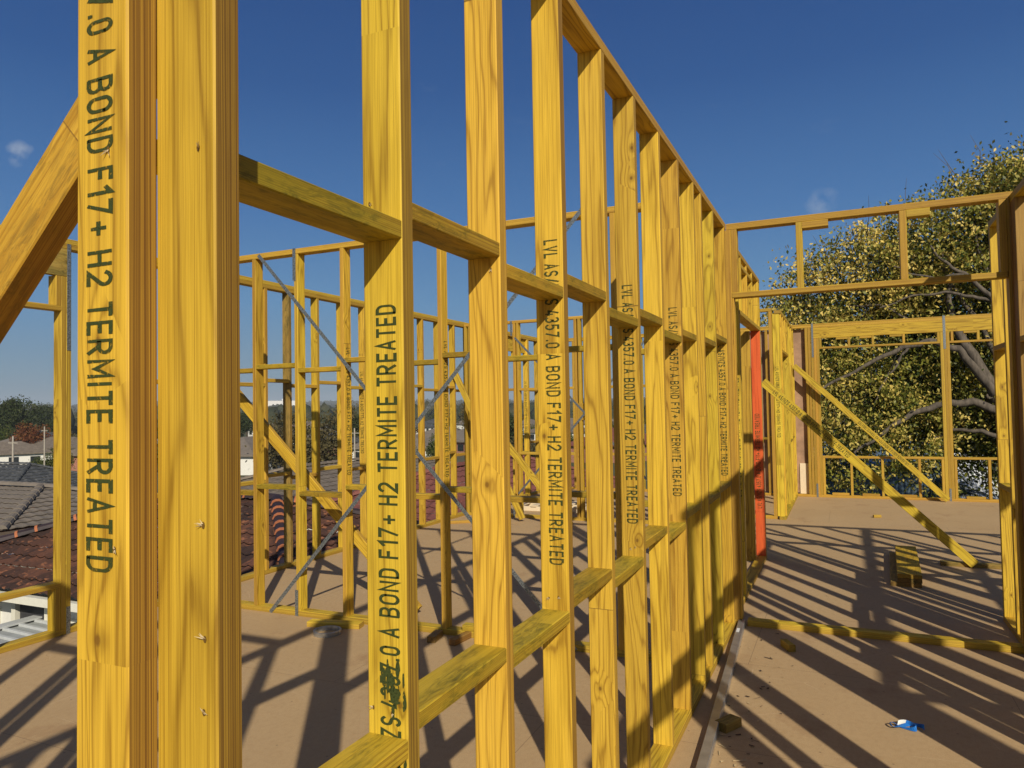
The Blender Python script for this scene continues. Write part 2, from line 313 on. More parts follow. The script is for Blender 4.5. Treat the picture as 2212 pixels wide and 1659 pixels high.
def text_mesh(body):
    if body in _tc: return _tc[body]
    V = []; F = []; x = 0; sw = .080; zi = 0; rr = random.Random(3)
    npre = body.find(' A B')
    for ci, ch in enumerate(body):
        kx = .88 if ci <= npre else 1.0
        if ch == ' ': x += SPW*kx; continue
        gw = 0
        for st_ in GL[ch]:
            pts = [Vector((px*kx, sw+py*(1-2*sw))) for px, py in st_]
            q = [pts[0]]
            for p in pts[1:]:
                if (p-q[-1]).length > .01: q.append(p)
            pts = q; n = len(pts); zi += 1; base = len(V)
            for i, p in enumerate(pts):
                d0 = (pts[i]-pts[i-1]).normalized() if i else (pts[1]-pts[0]).normalized()
                d1 = (pts[i+1]-pts[i]).normalized() if i < n-1 else d0
                t_ = d0+d1; t_ = t_.normalized() if t_.length > .05 else d0
                nn = Vector((-t_.y, t_.x)); k = sw/max(.42, nn.dot(Vector((-d0.y, d0.x))))
                e = Vector((0, 0))
                if i == 0: e = -d0*sw*.5
                if i == n-1: e = d0*sw*.5
                wv = 1+rr.uniform(-.10, .10)
                for sgn in (1, -1):
                    v = p+nn*k*sgn*wv+e; V.append([x+v.x+sw, v.y, (zi % 3)*.00005]); gw = max(gw, v.x)
            for i in range(n-1): F.append((base+2*i, base+2*i+1, base+2*i+3, base+2*i+2))
        x += gw+sw+.20*kx
    tw = x-.20
    for v in V: v[1] -= .5
    me = bpy.data.meshes.new('lettering'); me.from_pydata(V, [], F); me.update(); me.materials.append(M_INK)
    _tc[body] = (me, tw); return _tc[body]
FULL = text_mesh(TXT)[1]
print('PREFIX', (text_mesh('LVL AS/NZS 4357.0')[1]+.2+SPW)/FULL)
def lettering(parent, start, read, upd, body=TXT, h=.047, full=.985):
    me, wd = text_mesh(body); read = Vector(read).normalized(); upd = Vector(upd).normalized(); n = read.cross(upd)
    me2 = me.copy(); me2.transform(Matrix.Diagonal((full/FULL, h, 1, 1)))
    m = Matrix((read, upd, n)).transposed().to_4x4(); m.translation = Vector(start)+n*.0006
    return link('lettering', me2, None, parent, m)

DN, UPV = (0, 0, -1), (0, 0, 1)
TH = .042   # timber thickness

GRP = 'timber stud wall frames of the unfinished storey'
GZ = -4.6   # ground level beside the house
TH2 = .036
# ---------------------------------------------------------------- floor
fl = mesh('floor', [(-5.40, -6, 0), (7.5, -6, 0), (7.5, 13.74, 0), (-5.40, 13.74, 0), (-5.40, -6, -.022), (7.5, -6, -.022), (7.5, 13.74, -.022), (-5.40, 13.74, -.022)],
          [(0, 1, 2, 3), (7, 6, 5, 4), (0, 4, 5, 1), (1, 5, 6, 2), (2, 6, 7, 3), (3, 7, 4, 0)])
meta(link('floor', fl, M_FLOOR), kind='structure')
M_BRICKW = simple('rendered_wall', (.45, .42, .38), .8)
def cuboid(x0, x1, y0, y1, z0, z1):
    V = [(x, y, z) for z in (z0, z1) for y in (y0, y1) for x in (x0, x1)]
    return V, [(0, 2, 3, 1), (4, 5, 7, 6), (0, 1, 5, 4), (2, 6, 7, 3), (0, 4, 6, 2), (1, 3, 7, 5)]
def plain(name, parent, bnds, mat):
    return link(name, mesh(name, *cuboid(*bnds)), mat, parent)
t = thing('lower_storey', (0, 4, GZ), 'pale rendered ground storey carrying the particleboard floor', 'building')
plain('wall', t, (-5.33, 7.4, -5.9, 13.68, GZ, -.30), M_BRICKW)
plain('floor_joist_band', t, (-5.38, 7.45, -5.95, 13.72, -.299, -.024), M_OR)

# ---------------------------------------------------------------- main wall (left of camera)
X0, X1 = -.855, -.765
wm = thing('wall_frame', (-.81, 3, 0), 'long stud wall frame nearest the camera running away beside the door opening', 'wall frame', GRP)
box('bottom_plate', wm, X0, X1, -2.9, 5.585, 0, .044)
box('top_plate', wm, X0, X1, -2.9, 5.585, 2.901, 2.945)
zt = 2.9
def mstud(y, th=TH, x0=X0, x1=X1, z0=.0445, z1=2.9005, mat=None, name='stud', par=None):
    return box(name, par or wm, x0, x1, y, y+th, z0, z1, mat)
s = mstud(.600, .043, -.858, -.768, mat=M_DE); s['label'] = 'nearest stud stamped with large green lettering'; nearest = s
lettering(s, (-.8155, .600, 1.423+.985), DN, (1, 0, 0))
s = mstud(.6435, .041, -.772, -.674, mat=M_DE); s['label'] = 'wide knotty yellow stud behind the stamped end stud'; wide = s
ys = [1.19, 1.632, 2.08, 2.52, 2.965, 3.41, 3.845, 4.28, 4.53, 4.975, 5.49]
st = {}
for k, y in enumerate(ys):
    st[k] = mstud(y, TH if k not in (7,) else .036, mat=(M_OR if k in (1, 3, 4, 6) else M_DE if k in (0, 2) else M_LVL))
for y in (-.045, -1.2, -1.65, -2.1, -2.55): mstud(y)
for y in (-1.158, -1.608): box('nogging', wm, X0, X1, y, y+.407, 1.96, 1.996, M_NOG)
lettering(st[0], (-.803, 1.19, 1.814-.985), UPV, (-1, 0, 0))
lettering(st[2], (-.803, 2.08, 2.121), DN, (1, 0, 0))
lettering(st[4], (-.808, 2.965, 2.112), DN, (1, 0, 0))
lettering(st[6], (-.806, 3.845, 2.122), DN, (1, 0, 0))
lettering(st[10], (-.806, 5.49, 2.08), DN, (1, 0, 0))
def nog(par, x0, x1, y0, y1, zlo, th=TH2, mat=None): return box('nogging', par, x0, x1, y0, y1, zlo, zlo+th, mat or M_NOG)
yy = [.686]+[v+TH for v in ys]; ye = ys
hi = [1.939, 1.984, 1.939, 1.985, 1.934, 1.982, 1.934, 1.976, None, 1.99, 2.05]
lo = [.955, .992, .965, 1.000, .958, 1.015, .968, 1.014, None, 1.0, 1.02]
for k in range(11):
    if hi[k] is None: continue
    if k < 10 or True:
        nog(wm, X0, X1, yy[k]+.0005, ye[k]-.0005, hi[k]); nog(wm, X0, X1, yy[k]+.0005, ye[k]-.0005, lo[k])

# ---------------------------------------------------------------- door-opening wall across the hall
wd = thing('wall_frame', (.15, 5.63, 0), 'wall frame with one wide opening, two short studs above its lintel', 'wall frame', GRP)
Y0, Y1 = 5.59, 5.68
box('bottom_plate', wd, -.6875, 1.0, Y0, Y1, 0, .042)
box('top_plate', wd, -.764, 1.10, Y0, Y1, 2.901, 2.946, M_LVL)
box('stud', wd, -.7755, -.733, Y0, Y1, .0005, 2.9005, M_OR)
box('stud', wd, -.7325, -.690, Y0, Y1, 2.4325, 2.9005)
box('stud', wd, -.7325, -.722, Y0+.004, Y1, .043, 2.393, M_OR)
box('lintel', wd, -.7315, .978, Y0-.002, Y1, 2.394, 2.432)
for a, b in ((-.283, -.240), (.373, .417), (.943, .984)): box('short_stud', wd, a, b, Y0, Y1, 2.4325, 2.9005)
for a, b in ((-.2395, -.068), (.4175, .557)): box('packing_block', wd, a, b, Y0-.002, Y1-.003, 2.852, 2.9005, M_LVL)
box('stud', wd, .9845, 1.0045, Y0+.002, Y1, .043, 2.9005, M_OR)

# ---------------------------------------------------------------- continuation with red stud
w2 = thing('wall_frame', (-.83, 7, 0), 'wall frame beyond the opening with one bright red stud', 'wall frame', GRP)
A, B = -.872, -.782
box('bottom_plate', w2, A, B, 5.685, 8.10, 0, .042)
box('top_plate', w2, A, B, 5.685, 8.10, 2.875, 2.918)
s = box('stud', w2, A+.004, B, 6.33, 6.372, .0425, 2.8745); lettering(s, (-.818, 6.33, .845), UPV, (-1, 0, 0))
box('stud', w2, A, B, 5.69, 5.732, .0425, 2.8745, M_OR)
box('stud', w2, A, B, 6.374, 6.416, .0425, 2.366, M_OR)
box('lintel', w2, A, B, 6.4165, 8.04, 2.368, 2.408)
for y in (6.55, 6.98, 7.40, 7.94): box('short_stud', w2, A, B, y, y+.038, 2.4085, 2.8745)
for y in (6.589, 7.019): nog(w2, A, B, y, y+.39, 2.79, mat=M_OR)
s = box('stud', w2, A-.004, B, 8.0, 8.042, .0425, 2.3675, M_RED); s['label'] = 'bright red painted stud with black lettering'
lettering(s, (-.832, 8.0, .53), UPV, (-1, 0, 0), 'LVL AS/NZS 4357.0 A BOND F11+ H2 TERMITE TREATED')
box('stud', w2, A, B, 8.0425, 8.085, .0425, 2.8745)
box('stud', w2, A-.09, A-.001, 7.9, 7.94, .0, 2.36, M_OR)

# ---------------------------------------------------------------- far hall wall (nook) and its return
w3 = thing('wall_frame', (-.81, 12, 0), 'far wall frame on the left of the hall running to the back window wall', 'wall frame', GRP)
A, B = -.865, -.778
box('bottom_plate', w3, A, B, 10.82, 13.59, 0, .042, M_NOG)
box('top_plate', w3, A, B, 10.86, 13.59, 2.868, 2.912)
s = box('stud', w3, -.893, -.795, 10.87, 10.912, .0425, 2.8675); lettering(s, (-.846, 10.87, 2.12), DN, (1, 0, 0))
for y in (10.95,): box('stud', w3, A, B, y, y+.04, .0425, 2.8675)
box('lintel', w3, A, B, 10.991, 12.19, 2.335, 2.372, M_NOG)
for y in (11.30, 11.72, 12.0): box('short_stud', w3, A, B, y, y+.04, 2.3725, 2.8675)
for y in (12.20, 12.70, 13.1, 13.54): box('stud', w3, A, B, y, y+.04, .0425, 2.8675)
for y, z in ((12.241, 1.0), (12.741, 1.03)): nog(w3, A, B, y, y+.455, z)
w4 = thing('wall_frame', (-1.1, 10.9, 0), 'short wall frame turning left behind the diagonal props', 'wall frame', GRP)
box('bottom_plate', w4, -1.9, -.895, 10.865, 10.95, 0, .042)
box('top_plate', w4, -1.9, -.90, 10.865, 10.95, 2.905, 2.948)
box('stud', w4, -.942, -.8985, 10.865, 10.95, .0425, 2.9045)
box('stud', w4, -1.88, -1.838, 10.865, 10.95, .0425, 2.9045)

# ---------------------------------------------------------------- back window wall
wb = thing('wall_frame', (.5, 13.64, 0), 'back wall frame with two window openings in front of the large tree', 'wall frame', GRP)
Y0, Y1 = 13.60, 13.69
M_PLY = simple('brown_plywood', (.40, .25, .16), .75, var=.25, scale=5)
M_PALE = simple('pale_plywood', (.72, .60, .42), .7, var=.08, scale=7)
box('bottom_plate', wb, -5.27, 4.2, Y0, Y1, 0, .042)
box('top_plate', wb, -5.27, 4.2, Y0, Y1, 2.90, 2.935); box('top_plate', wb, -5.27, 4.2, Y0+.002, Y1-.002, 2.9355, 2.965)
plain('plywood_sheet', wb, (-3.2, -.52, 13.692, 13.707, .06, 2.89), M_PLY)
plain('plywood_offcut', wb, (-.738, -.552, 13.672, 13.6915, .045, .565), M_PALE)
for x, m in ((-.83, M_LVL), (-.595, M_LVL), (-.548, M_OR), (-.50, M_OR)): box('stud', wb, x, x+.042, Y0, Y1, .0425, 2.8995, m)
for x in (-1.25, -1.7, -2.15, -2.6, -3.05, -3.5, -3.95, -4.4, -4.85): box('stud', wb, x, x+.04, Y0, Y1, .0425, 2.8995)
for x in (-1.209, -1.659, -2.109, -2.559, -3.009): nog(wb, x, x+.409, Y0, Y1, .98+(.04 if int(x*-10) % 2 else 0))
nog(wb, -1.209, -.831, Y0, Y1, 1.0, mat=M_LVL)
box('window_head_beam', wb, -.456, 4.1, Y0-.002, Y0+.045, 2.712, 2.8995)
for x in (-.4565, -.4135): box('jamb_stud', wb, x, x+.0425, Y0, Y1, .0425, 2.7115, M_OR if x < -.43 else M_LVL)
def window(xa, xb, crips_hi, crips_lo, blocks):
    box('window_head', wb, xa+.0005, xb-.0005, Y0, Y1, 2.53, 2.562)
    box('window_sill', wb, xa+.0005, xb-.0005, Y0, Y1, .665, .702)
    for x in crips_hi: box('short_stud', wb, x-.018, x+.018, Y0, Y1, 2.5625, 2.7115)
    for x in crips_lo: box('short_stud', wb, x-.019, x+.019, Y0, Y1, .0425, .6645)
    for x in blocks: box('packing_block', wb, x-.09, x+.09, Y0+.003, Y1-.003, 2.678, 2.7105)
window(-.37, 1.432, (-.35, .097, .46, .914, 1.41), (-.35, .075, .542, 1.079, 1.41), (-.01, .35, .80))
window(1.562, 3.4, (1.60, 1.958, 2.4, 2.85), (1.585, 2.045, 2.5, 2.95), (1.85, 2.18))
for x, m in ((1.4325, M_LVL), (1.4755, M_OR), (1.5185, M_LVL), (3.4005, M_LVL), (3.445, M_LVL)): box('jamb_stud', wb, x, x+.0425, Y0, Y1, .0425, 2.7115, m)
def strap(par, p0, p1, wdir, w=.03, t=.0012):
    o = beam('metal_strap', par, p0, p1, wdir, w, t, M_STRAP, c=.0001); return o
strap(wb, (-.472, Y0-.004, 2.39), (-.472, Y0-.004, 2.97), (1, 0, 0)); strap(wb, (1.492, Y0-.004, 2.44), (1.492, Y0-.004, 2.975), (1, 0, 0), .036)
strap(wb, (-.463, Y0-.004, .0), (-.463, Y0-.004, .23), (1, 0, 0)); strap(wb, (1.50, Y0-.004, .0), (1.50, Y0-.004, .2), (1, 0, 0))

# ---------------------------------------------------------------- right wall
wr = thing('wall_frame', (1.05, 3, 0), 'shadowed wall frame at the right edge with one sunlit stud', 'wall frame', GRP)
A, B = 1.006, 1.096
box('bottom_plate', wr, A, B, 1.30, 6.376, 0, .042)
box('top_plate', wr, A, B, 1.30, 6.376, 2.875, 2.924)
ry = [6.333, 5.90, 5.73, 5.685, 5.546, 5.503, 5.46, 5.10, 4.65, 4.20, 3.99, 3.72, 3.335, 3.255, 3.175, 3.095, 2.273, 2.19, 1.78, 1.555, 1.45, 1.36]
for k, y in enumerate(ry): box('stud', wr, A, B, y, y+TH, .0425, 2.8745, M_BROWN if k in (2, 3, 4, 5, 6) else M_LVL)  # jamb studs take the brown timber, their shade put into the colour
box('ribbon_board', wr, B+.0005, B+.045, .10, 3.38, 2.17, 2.30, M_LVL); box('stud', wr, B+.0005, B+.045, .058, .0995, .0, 2.30)
for k, y in enumerate(ry[:-1]):
    y2 = ry[k+1]+TH
    if y-y2 > .2 and y > 3.8:
        nog(wr, A, B, y2+.0005, y-.0005, 1.965 if k % 2 == 0 else 1.925, mat=M_LVL); nog(wr, A, B, y2+.0005, y-.0005, .97 if k % 2 == 0 else 1.01)

# ---------------------------------------------------------------- cross wall on the left
wc = thing('wall_frame', (-3, 4.66, 0), 'wall frame crossing the left room with galvanised straps in an X', 'wall frame', GRP)
Y0, Y1 = 4.62, 4.71
box('bottom_plate', wc, -5.27, -.857, Y0, Y1, 0, .042)
box('top_plate', wc, -5.27, -.857, Y0, Y1, 2.876, 2.918)
sx = [-4.88, -4.431, -3.992, -3.542, -3.09, -2.675, -2.22, -1.77, -1.37, -.93]
sts = []
for k, x in enumerate(sx): sts.append(box('stud', wc, x, x+.036, Y0, Y1, .0425, 2.8755, M_LVL))
lettering(sts[3], (-3.506, 4.668, 2.10), DN, (0, 1, 0)); lettering(sts[5], (-2.639, 4.668, 2.105), DN, (0, 1, 0))
hi2 = [1.94, 1.965, 1.922, 1.985, 1.938, 1.983, 1.935, 1.98, 1.94]; lo2 = [.930, .988, .942, 1.008, .957, 1.014, .962, 1.010, .965]
for k in range(9):
    nog(wc, sx[k]+.0365, sx[k+1]-.0005, Y0, Y1, hi2[k], mat=M_NOG); nog(wc, sx[k]+.0365, sx[k+1]-.0005, Y0, Y1, lo2[k], mat=M_NOG)
strap(wc, (-4.36, Y0-.0015, 2.905), (-1.66, Y0-.0015, .006), (1, 0, 1)); strap(wc, (-4.256, Y0-.0035, .004), (-1.555, Y0-.0035, 2.925), (1, 0, -1))
strap(wc, (-3.985, Y0-.0055, 2.66), (-3.985, Y0-.0055, 2.92), (1, 0, 0)); strap(wc, (-3.985, Y0-.0055, 0), (-3.985, Y0-.0055, .204), (1, 0, 0))

# ---------------------------------------------------------------- left outer wall
wl = thing('wall_frame', (-5.33, 6, 0), 'outer wall frame on the left above the neighbouring tiled roofs', 'wall frame', GRP)
A, B = -5.37, -5.28
box('bottom_plate', wl, A, B, -3, 13.59, 0, .042)
box('top_plate', wl, A, B, -3, 13.59, 2.862, 2.90); box('top_plate', wl, A+.002, B-.002, -3, 13.59, 2.9005, 2.94)
ly = [13.3, 12.9, 12.42, 12.375, 10.05, 9.60, 9.15, 8.70, 8.25, 7.80, 7.355, 6.93, 6.48, 6.03, 5.68, 5.2, 4.75, 4.3, 3.85, 3.615]
ls = [box('stud', wl, A, B, y, y+.038, .0425, 2.8615, M_DIRTY_SHADE if k in (13,) else (M_OR if k % 4 == 2 else M_LVL)) for k, y in enumerate(ly)]
lettering(ls[10], (-5.325, 7.355, 2.08), DN, (1, 0, 0)); lettering(ls[4], (-5.325, 10.05, 2.10), DN, (1, 0, 0)); lettering(ls[2], (-5.325, 12.375, 2.1), DN, (1, 0, 0))
for k in range(len(ly)-1):
    a, b = ly[k+1]+.038, ly[k]
    if .2 < b-a < .6:
        nog(wl, A, B, a+.0005, b-.0005, 1.915 if k % 2 else 1.868, mat=M_LVL); nog(wl, A, B, a+.0005, b-.0005, .955 if k % 2 else .905, mat=M_OR)
# window openings in it
box('window_head_beam', wl, A, B-.045, 10.0895, 12.3745, 2.61, 2.8615, M_OR); box('window_head', wl, A, B, 10.0895, 12.3745, 2.46, 2.495); box('window_sill', wl, A, B, 10.0895, 12.3745, .79, .825)
for y in (10.5, 10.95, 11.4, 11.85): box('short_stud', wl, A, B, y, y+.036, .0425, .7895); box('short_stud', wl, A, B, y, y+.036, 2.4955, 2.6095)
box('window_head_beam', wl, B-.045, B+.001, .2, 3.63, 2.652, 2.8615, M_DIRTY_SHADE)
box('jamb_stud', wl, A, B, 3.5765, 3.6145, .0425, 2.6515, M_OR)
box('window_head', wl, A, B, .3, 3.576, 2.392, 2.430, M_OR); box('window_sill', wl, A, B, .3, 3.576, .352, .390)
for y in (3.535, 3.11, 2.66, 2.2, 1.75): box('short_stud', wl, A, B, y, y+.040, .0425, .3515); box('short_stud', wl, A, B, y, y+.040, 2.4305, 2.6515)
strap(wl, (B+.002, 3.632, .0), (B+.002, 3.632, .2), (0, 1, 0)); strap(wl, (B+.0035, 3.632, 2.1), (B+.0035, 3.632, 2.9), (0, 1, 0))

# ---------------------------------------------------------------- rear cross wall of the left rooms
w6 = thing('wall_frame', (-3.5, 9.95, 0), 'far cross wall frame of the left rooms meeting the outer wall', 'wall frame', GRP)
Y0, Y1 = 9.90, 9.99
box('bottom_plate', w6, -5.27, -1.9, Y0, Y1, 0, .042); box('top_plate', w6, -5.27, -1.9, Y0, Y1, 2.865, 2.905)
xs6 = [-5.27, -5.20, -4.455, -4.40, -3.50, -3.44, -3.36, -2.9, -2.45, -1.95]
s6 = [box('stud', w6, x, x+.038, Y0, Y1, .0425, 2.8645, M_OR if k in (1, 4, 6) else M_LVL) for k, x in enumerate(xs6)]
for a, b in ((-5.16, -4.456), (-4.36, -3.501), (-3.32, -2.901), (-2.86, -2.451), (-2.41, -1.951)):
    nog(w6, a, b, Y0, Y1, 1.865, mat=M_LVL); nog(w6, a, b, Y0, Y1, .925, mat=M_LVL)
box('packing_block', w6, -3.46, -3.445+.06, Y0-.002, Y0+.088, 1.42, 1.66, M_OR)
strap(w6, (-4.42, Y0-.0015, 2.65), (-2.2, Y0-.0015, .3), (1, 0, 1)); strap(w6, (-4.4, Y0-.0035, .35), (-2.2, Y0-.0035, 2.8), (1, 0, -1)); strap(w6, (-4.475, Y0-.002, 2.68), (-4.475, Y0-.002, 2.9), (1, 0, 0)); strap(w6, (-4.475, Y0-.002, 0), (-4.475, Y0-.002, .3), (1, 0, 0))

# ---------------------------------------------------------------- walls outside the view that cast the floor shadows
def offwall(name, x0, x1, y0, y1, studs_along, label, dirn, zs=(1.0, 1.94)):
    o = thing('wall_frame', ((x0+x1)/2, (y0+y1)/2, 0), label, 'wall frame', GRP)
    box('bottom_plate', o, x0, x1, y0, y1, 0, .042); box('top_plate', o, x0, x1, y0, y1, 2.88, 2.924)
    for v in studs_along:
        if dirn == 'Y': box('stud', o, x0, x1, v, v+TH, .0425, 2.8795)
        else: box('stud', o, v, v+TH, y0, y1, .0425, 2.8795)
    for v in zs:
        for a, b in zip(studs_along[:-1], studs_along[1:]):
            if dirn == 'Y': nog(o, x0, x1, a+TH+.0005, b-.0005, v)
            else: nog(o, a+TH+.0005, b-.0005, y0, y1, v)
    return o
OFF = True
if OFF:
    offwall('p', 2.94, 3.03, .70, 6.375, [.70+.45*i for i in range(13)], 'wall frame parallel to the dark jamb, one room to its right', 'Y')
    u_ = offwall('u', -5.27, -.8565, .05, .14, [-5.2, -4.75, -4.3, -3.85, -3.4, -2.84, -2.44, -2.33, -1.85], 'wall frame across the left room beside the camera', 'X', zs=())
    box('lintel', u_, -2.797, -2.441, .05, .14, 2.40, 2.45)
    offwall('q', 2.94, 6.8, .60, .69, [2.94+.45*i for i in range(9)], 'wall frame across the right rooms behind the camera', 'X')
    offwall('s', 1.10, 6.8, 6.38, 6.47, [1.1+.45*i for i in range(13)], 'wall frame turning right at the sunlit stud', 'X')
    offwall('t', 6.8, 6.89, .5, 13.59, [.5+.45*i for i in range(29)], 'outer wall frame beyond the right rooms', 'Y')

# ---------------------------------------------------------------- nail tips and splinters on the near studs
M_SPL = simple('pale_splinter', (.62, .50, .30), .7); M_NAIL = simple('dark_nail_hole', (.16, .09, .02), .5)
def nail(par, p, n, seed, r=.0032):
    rr = random.Random(seed); n = Vector(n); a = Vector((0, 0, 1)); b_ = a.cross(n); V = []; F = []
    for i in range(8): q = 2*math.pi*i/8; V.append(Vector(p)+n*.0008+(a*math.cos(q)*r*1.4+b_*math.sin(q)*r*.8))
    F.append(tuple(range(8))); link('nail_hole', mesh('nail_hole', V, F), M_NAIL, par)
    V = []; F = []
    q0_ = rr.uniform(0, 6.28)
    for i in range(5):
        q = q0_+rr.gauss(0, .7); d = (a*math.cos(q)+b_*math.sin(q)); o = Vector(p)+d*r*.5+n*.001; tip = o+d*rr.uniform(.003, .010)+n*rr.uniform(.002, .007); sd_ = n.cross(d)*.0009; k = len(V)
        V += [o+sd_, o-sd_, tip, o+n*.002]; F += [(k, k+1, k+2), (k, k+3, k+2), (k+1, k+3, k+2)]
    link('splinter', mesh('splinter', V, F), M_SPL, par)
nf = (0, -1, 0)
for i, (st_, x, y, z) in enumerate(((wide, -.694, .6435, 1.478), (wide, -.694, .6435, 1.26), (wide, -.692, .6435, 1.345), (wide, -.70, .6435, 1.93), (nearest, -.789, .600, 1.451), (nearest, -.800, .600, 1.93), (st[0], -.842, 1.19, 1.04), (st[0], -.80, 1.19, 1.035), (st[0], -.838, 1.19, 2.015), (st[1], -.79, 1.632, 1.955), (st[2], -.83, 2.08, 1.035), (st[2], -.80, 2.08, 1.04), (st[4], -.82, 2.965, 1.025), (st[4], -.80, 2.965, 1.03))):
    nail(st_, (x, y, z), nf, i)
# ink smudge low on the second stamped stud
V = []; F = []; rr = random.Random(8)
for k in range(26):
    cx_, cz_ = rr.uniform(-.822, -.783), rr.uniform(1.03, 1.135); w_, h_ = rr.uniform(.002, .008), rr.uniform(.006, .026)
    if rr.random() < .3: cx_ = -.772+rr.uniform(-.003, .003); cz_ = rr.uniform(.93, 1.1); w_ = .003
    b_ = len(V); V += [(cx_+w_*math.cos(q)*rr.uniform(.6, 1.2), 1.1893-.00008*k, cz_+h_*math.sin(q)*rr.uniform(.6, 1.2)) for q in [2*math.pi*i/9 for i in range(9)]]; F.append(tuple(range(b_, b_+9)))
link('ink_smudge', mesh('ink_smudge', V, F), M_INK, st[0])['kind'] = 'stuff'

# ---------------------------------------------------------------- diagonal props
GP = 'diagonal timber props'
def prop(label, p0, p1, yface, w, t, mat, l=None, c0=0, c1=0):
    """prop in an x-z plane; p0 foot, p1 head on the centre line of the front face"""
    o = beam('diagonal_prop', None, (p0[0], yface+t/2, p0[1]), (p1[0], yface+t/2, p1[1]), (0, 0, 1), w, t, mat, c0, c1)
    return meta(o, label, 'timber prop', GP)
mz = .0605
sl = .933; n_ = math.hypot(1, sl)
def ln(x): return 1.806+sl*(x+1.245)+.045*n_
prop('rough thick prop rising behind the nearest stamped stud', (-3.10, ln(-3.10)), (-.80, ln(-.80)), .742, .09, .046, M_ROUGH)
prop('pale prop in the left room sloping down behind the strapped wall', (-3.09, .04), (-5.25, 2.055), 4.95, .092, .04, M_LVL, 0, 0, 0)
b1 = prop('long stamped prop ending on the floor board beside the timber stack', (1.09, .034), (-.79, 1.845), 8.25, .09, .04, M_LVL)
d1 = Vector((1.88, 0, -1.811)).normalized(); u1 = Vector((d1.z*-1, 0, d1.x))
lettering(b1, Vector((-.68, 8.25, 1.739)), d1, u1)
b2 = prop('farther stamped prop leaning from the back corner to the window post', (1.445, .035), (-.775, 2.25), 13.44, .09, .04, M_LVL)
d2 = Vector((-2.2, 0, 2.215)).normalized(); u2_ = Vector((-d2.z, 0, d2.x))
lettering(b2, Vector((.90, 13.44, .578)), d2, u2_)
prop('prop in the rear left room seen between the far studs', (-3.35, .04), (-4.55, 1.45), 9.2, .09, .04, M_OR)
prop('short prop leaning against the outer wall by the corner studs', (-4.2, .04), (-5.26, 2.15), 9.55, .09, .04, M_OR)

# ---------------------------------------------------------------- loose things on the floor
def loose(name, label, cat, c, size, rz=0, mat=None, group=None, rx=0):
    me = prism_mesh(size[1], size[2], size[0]); m = Matrix.Translation(c) @ Matrix.Rotation(R(rz), 4, 'Z') @ Matrix.Rotation(R(rx), 4, 'X')
    base = Matrix(((0, 0, 1), (1, 0, 0), (0, 1, 0))).to_4x4()
    m = m @ base @ Matrix.Translation((0, 0, -size[0]/2))
    return meta(link(name, me, mat or M_LVL, None, m), label, cat, group)
GO = 'timber offcuts left on the floor'
loose('timber_offcut', 'short timber offcut standing clear in the shadow beyond the metal straightedge', 'offcut', (-.385, 5.17, .023), (.13, .045, .045), 118, M_NOG, GO)
loose('timber_offcut', 'chunky offcut touching the near end of the metal straightedge', 'offcut', (-.575, 3.81, .022), (.125, .07, .044), 62, M_DIRTY_SHADE, GO)  # darker timber puts the shade on this offcut into its colour
loose('timber_offcut', 'small light offcut alone on the bare far floor', 'offcut', (.365, 11.42, .02), (.10, .045, .035), 20, M_LVL, GO)
loose('timber_offcut', 'flat board offcut lying against the strapped wall next to the strap coil', 'offcut', (-3.52, 4.50, .019), (.42, .09, .037), 12, M_LVL, GO)
loose('timber_offcut', 'dirty end-on offcut in front of the strapped wall', 'offcut', (-2.66, 4.50, .022), (.16, .06, .044), 100, M_DIRTY_SHADE, GO)
loose('timber_offcut', 'brown split offcut pointing at the camera by the strapped wall', 'offcut', (-2.47, 4.53, .022), (.22, .05, .042), 84, M_BROWN, GO)
loose('timber_offcut', 'thin offcut resting on the bottom plate of the strapped wall', 'offcut', (-2.33, 4.665, .0635), (.36, .07, .042), 3, M_NOG, GO)
loose('timber_offcut', 'pale stick on the far floor of the left room near the outer wall', 'offcut', (-4.95, 9.2, .018), (.42, .06, .035), 35, M_LVL, GO)
for k, (x, lbl) in enumerate(((-.10, 'offcut on the back wall plate under the left part of the window'), (.36, 'offcut on the back wall plate below the middle of the window'), (.90, 'offcut on the back wall plate just left of the window post'), (1.85, 'offcut on the back wall plate right of the window post'))):
    loose('timber_offcut', lbl, 'offcut', (x, 13.64, .0605), (.26, .085, .036), 0, M_LVL, GO)
loose('floor_board', 'flat dark board under the foot of the long stamped prop', 'board', (1.2, 8.33, .02), (.78, .09, .038), 0, M_DIRTY_SHADE)
# stack
GS = 'boards stacked on the hall floor'
for k, (z, w_, m_) in enumerate(((.0185, .24, M_DIRTY_SHADE), (.0555, .19, M_DIRTY_SHADE), (.0925, .19, M_NOG))):
    a = math.degrees(math.atan2(8.71-7.22, .55-.485))
    loose('stacked_board', ('lowest wide board of the stack on the hall floor', 'middle board of the stack on the hall floor', 'top yellow board of the stack on the hall floor')[k], 'board',
          (.50 - (.03 if k == 0 else 0), 7.95, z), (1.42, w_, .034), a, m_, GS)
# aluminium straightedge
M_ALU = simple('dull_aluminium', (.55, .55, .55), .38, .8, .15, 14)
g_t = thing('straightedge', (-.68, 4.3, 0), 'grey aluminium straightedge lying along the foot of the nearest wall', 'straightedge')
beam('bar', g_t, (-.727, 5.60, .022), (-.585, 2.75, .022), (1, 0, 0), .046, .042, M_ALU, c=.002)
M_WHT = simple('white_sticker', (.8, .8, .78), .6)
beam('sticker', g_t, (-.722, 5.37, .0437), (-.7175, 5.28, .0437), (1, 0, 0), .02, .0006, M_WHT, c=.0001)
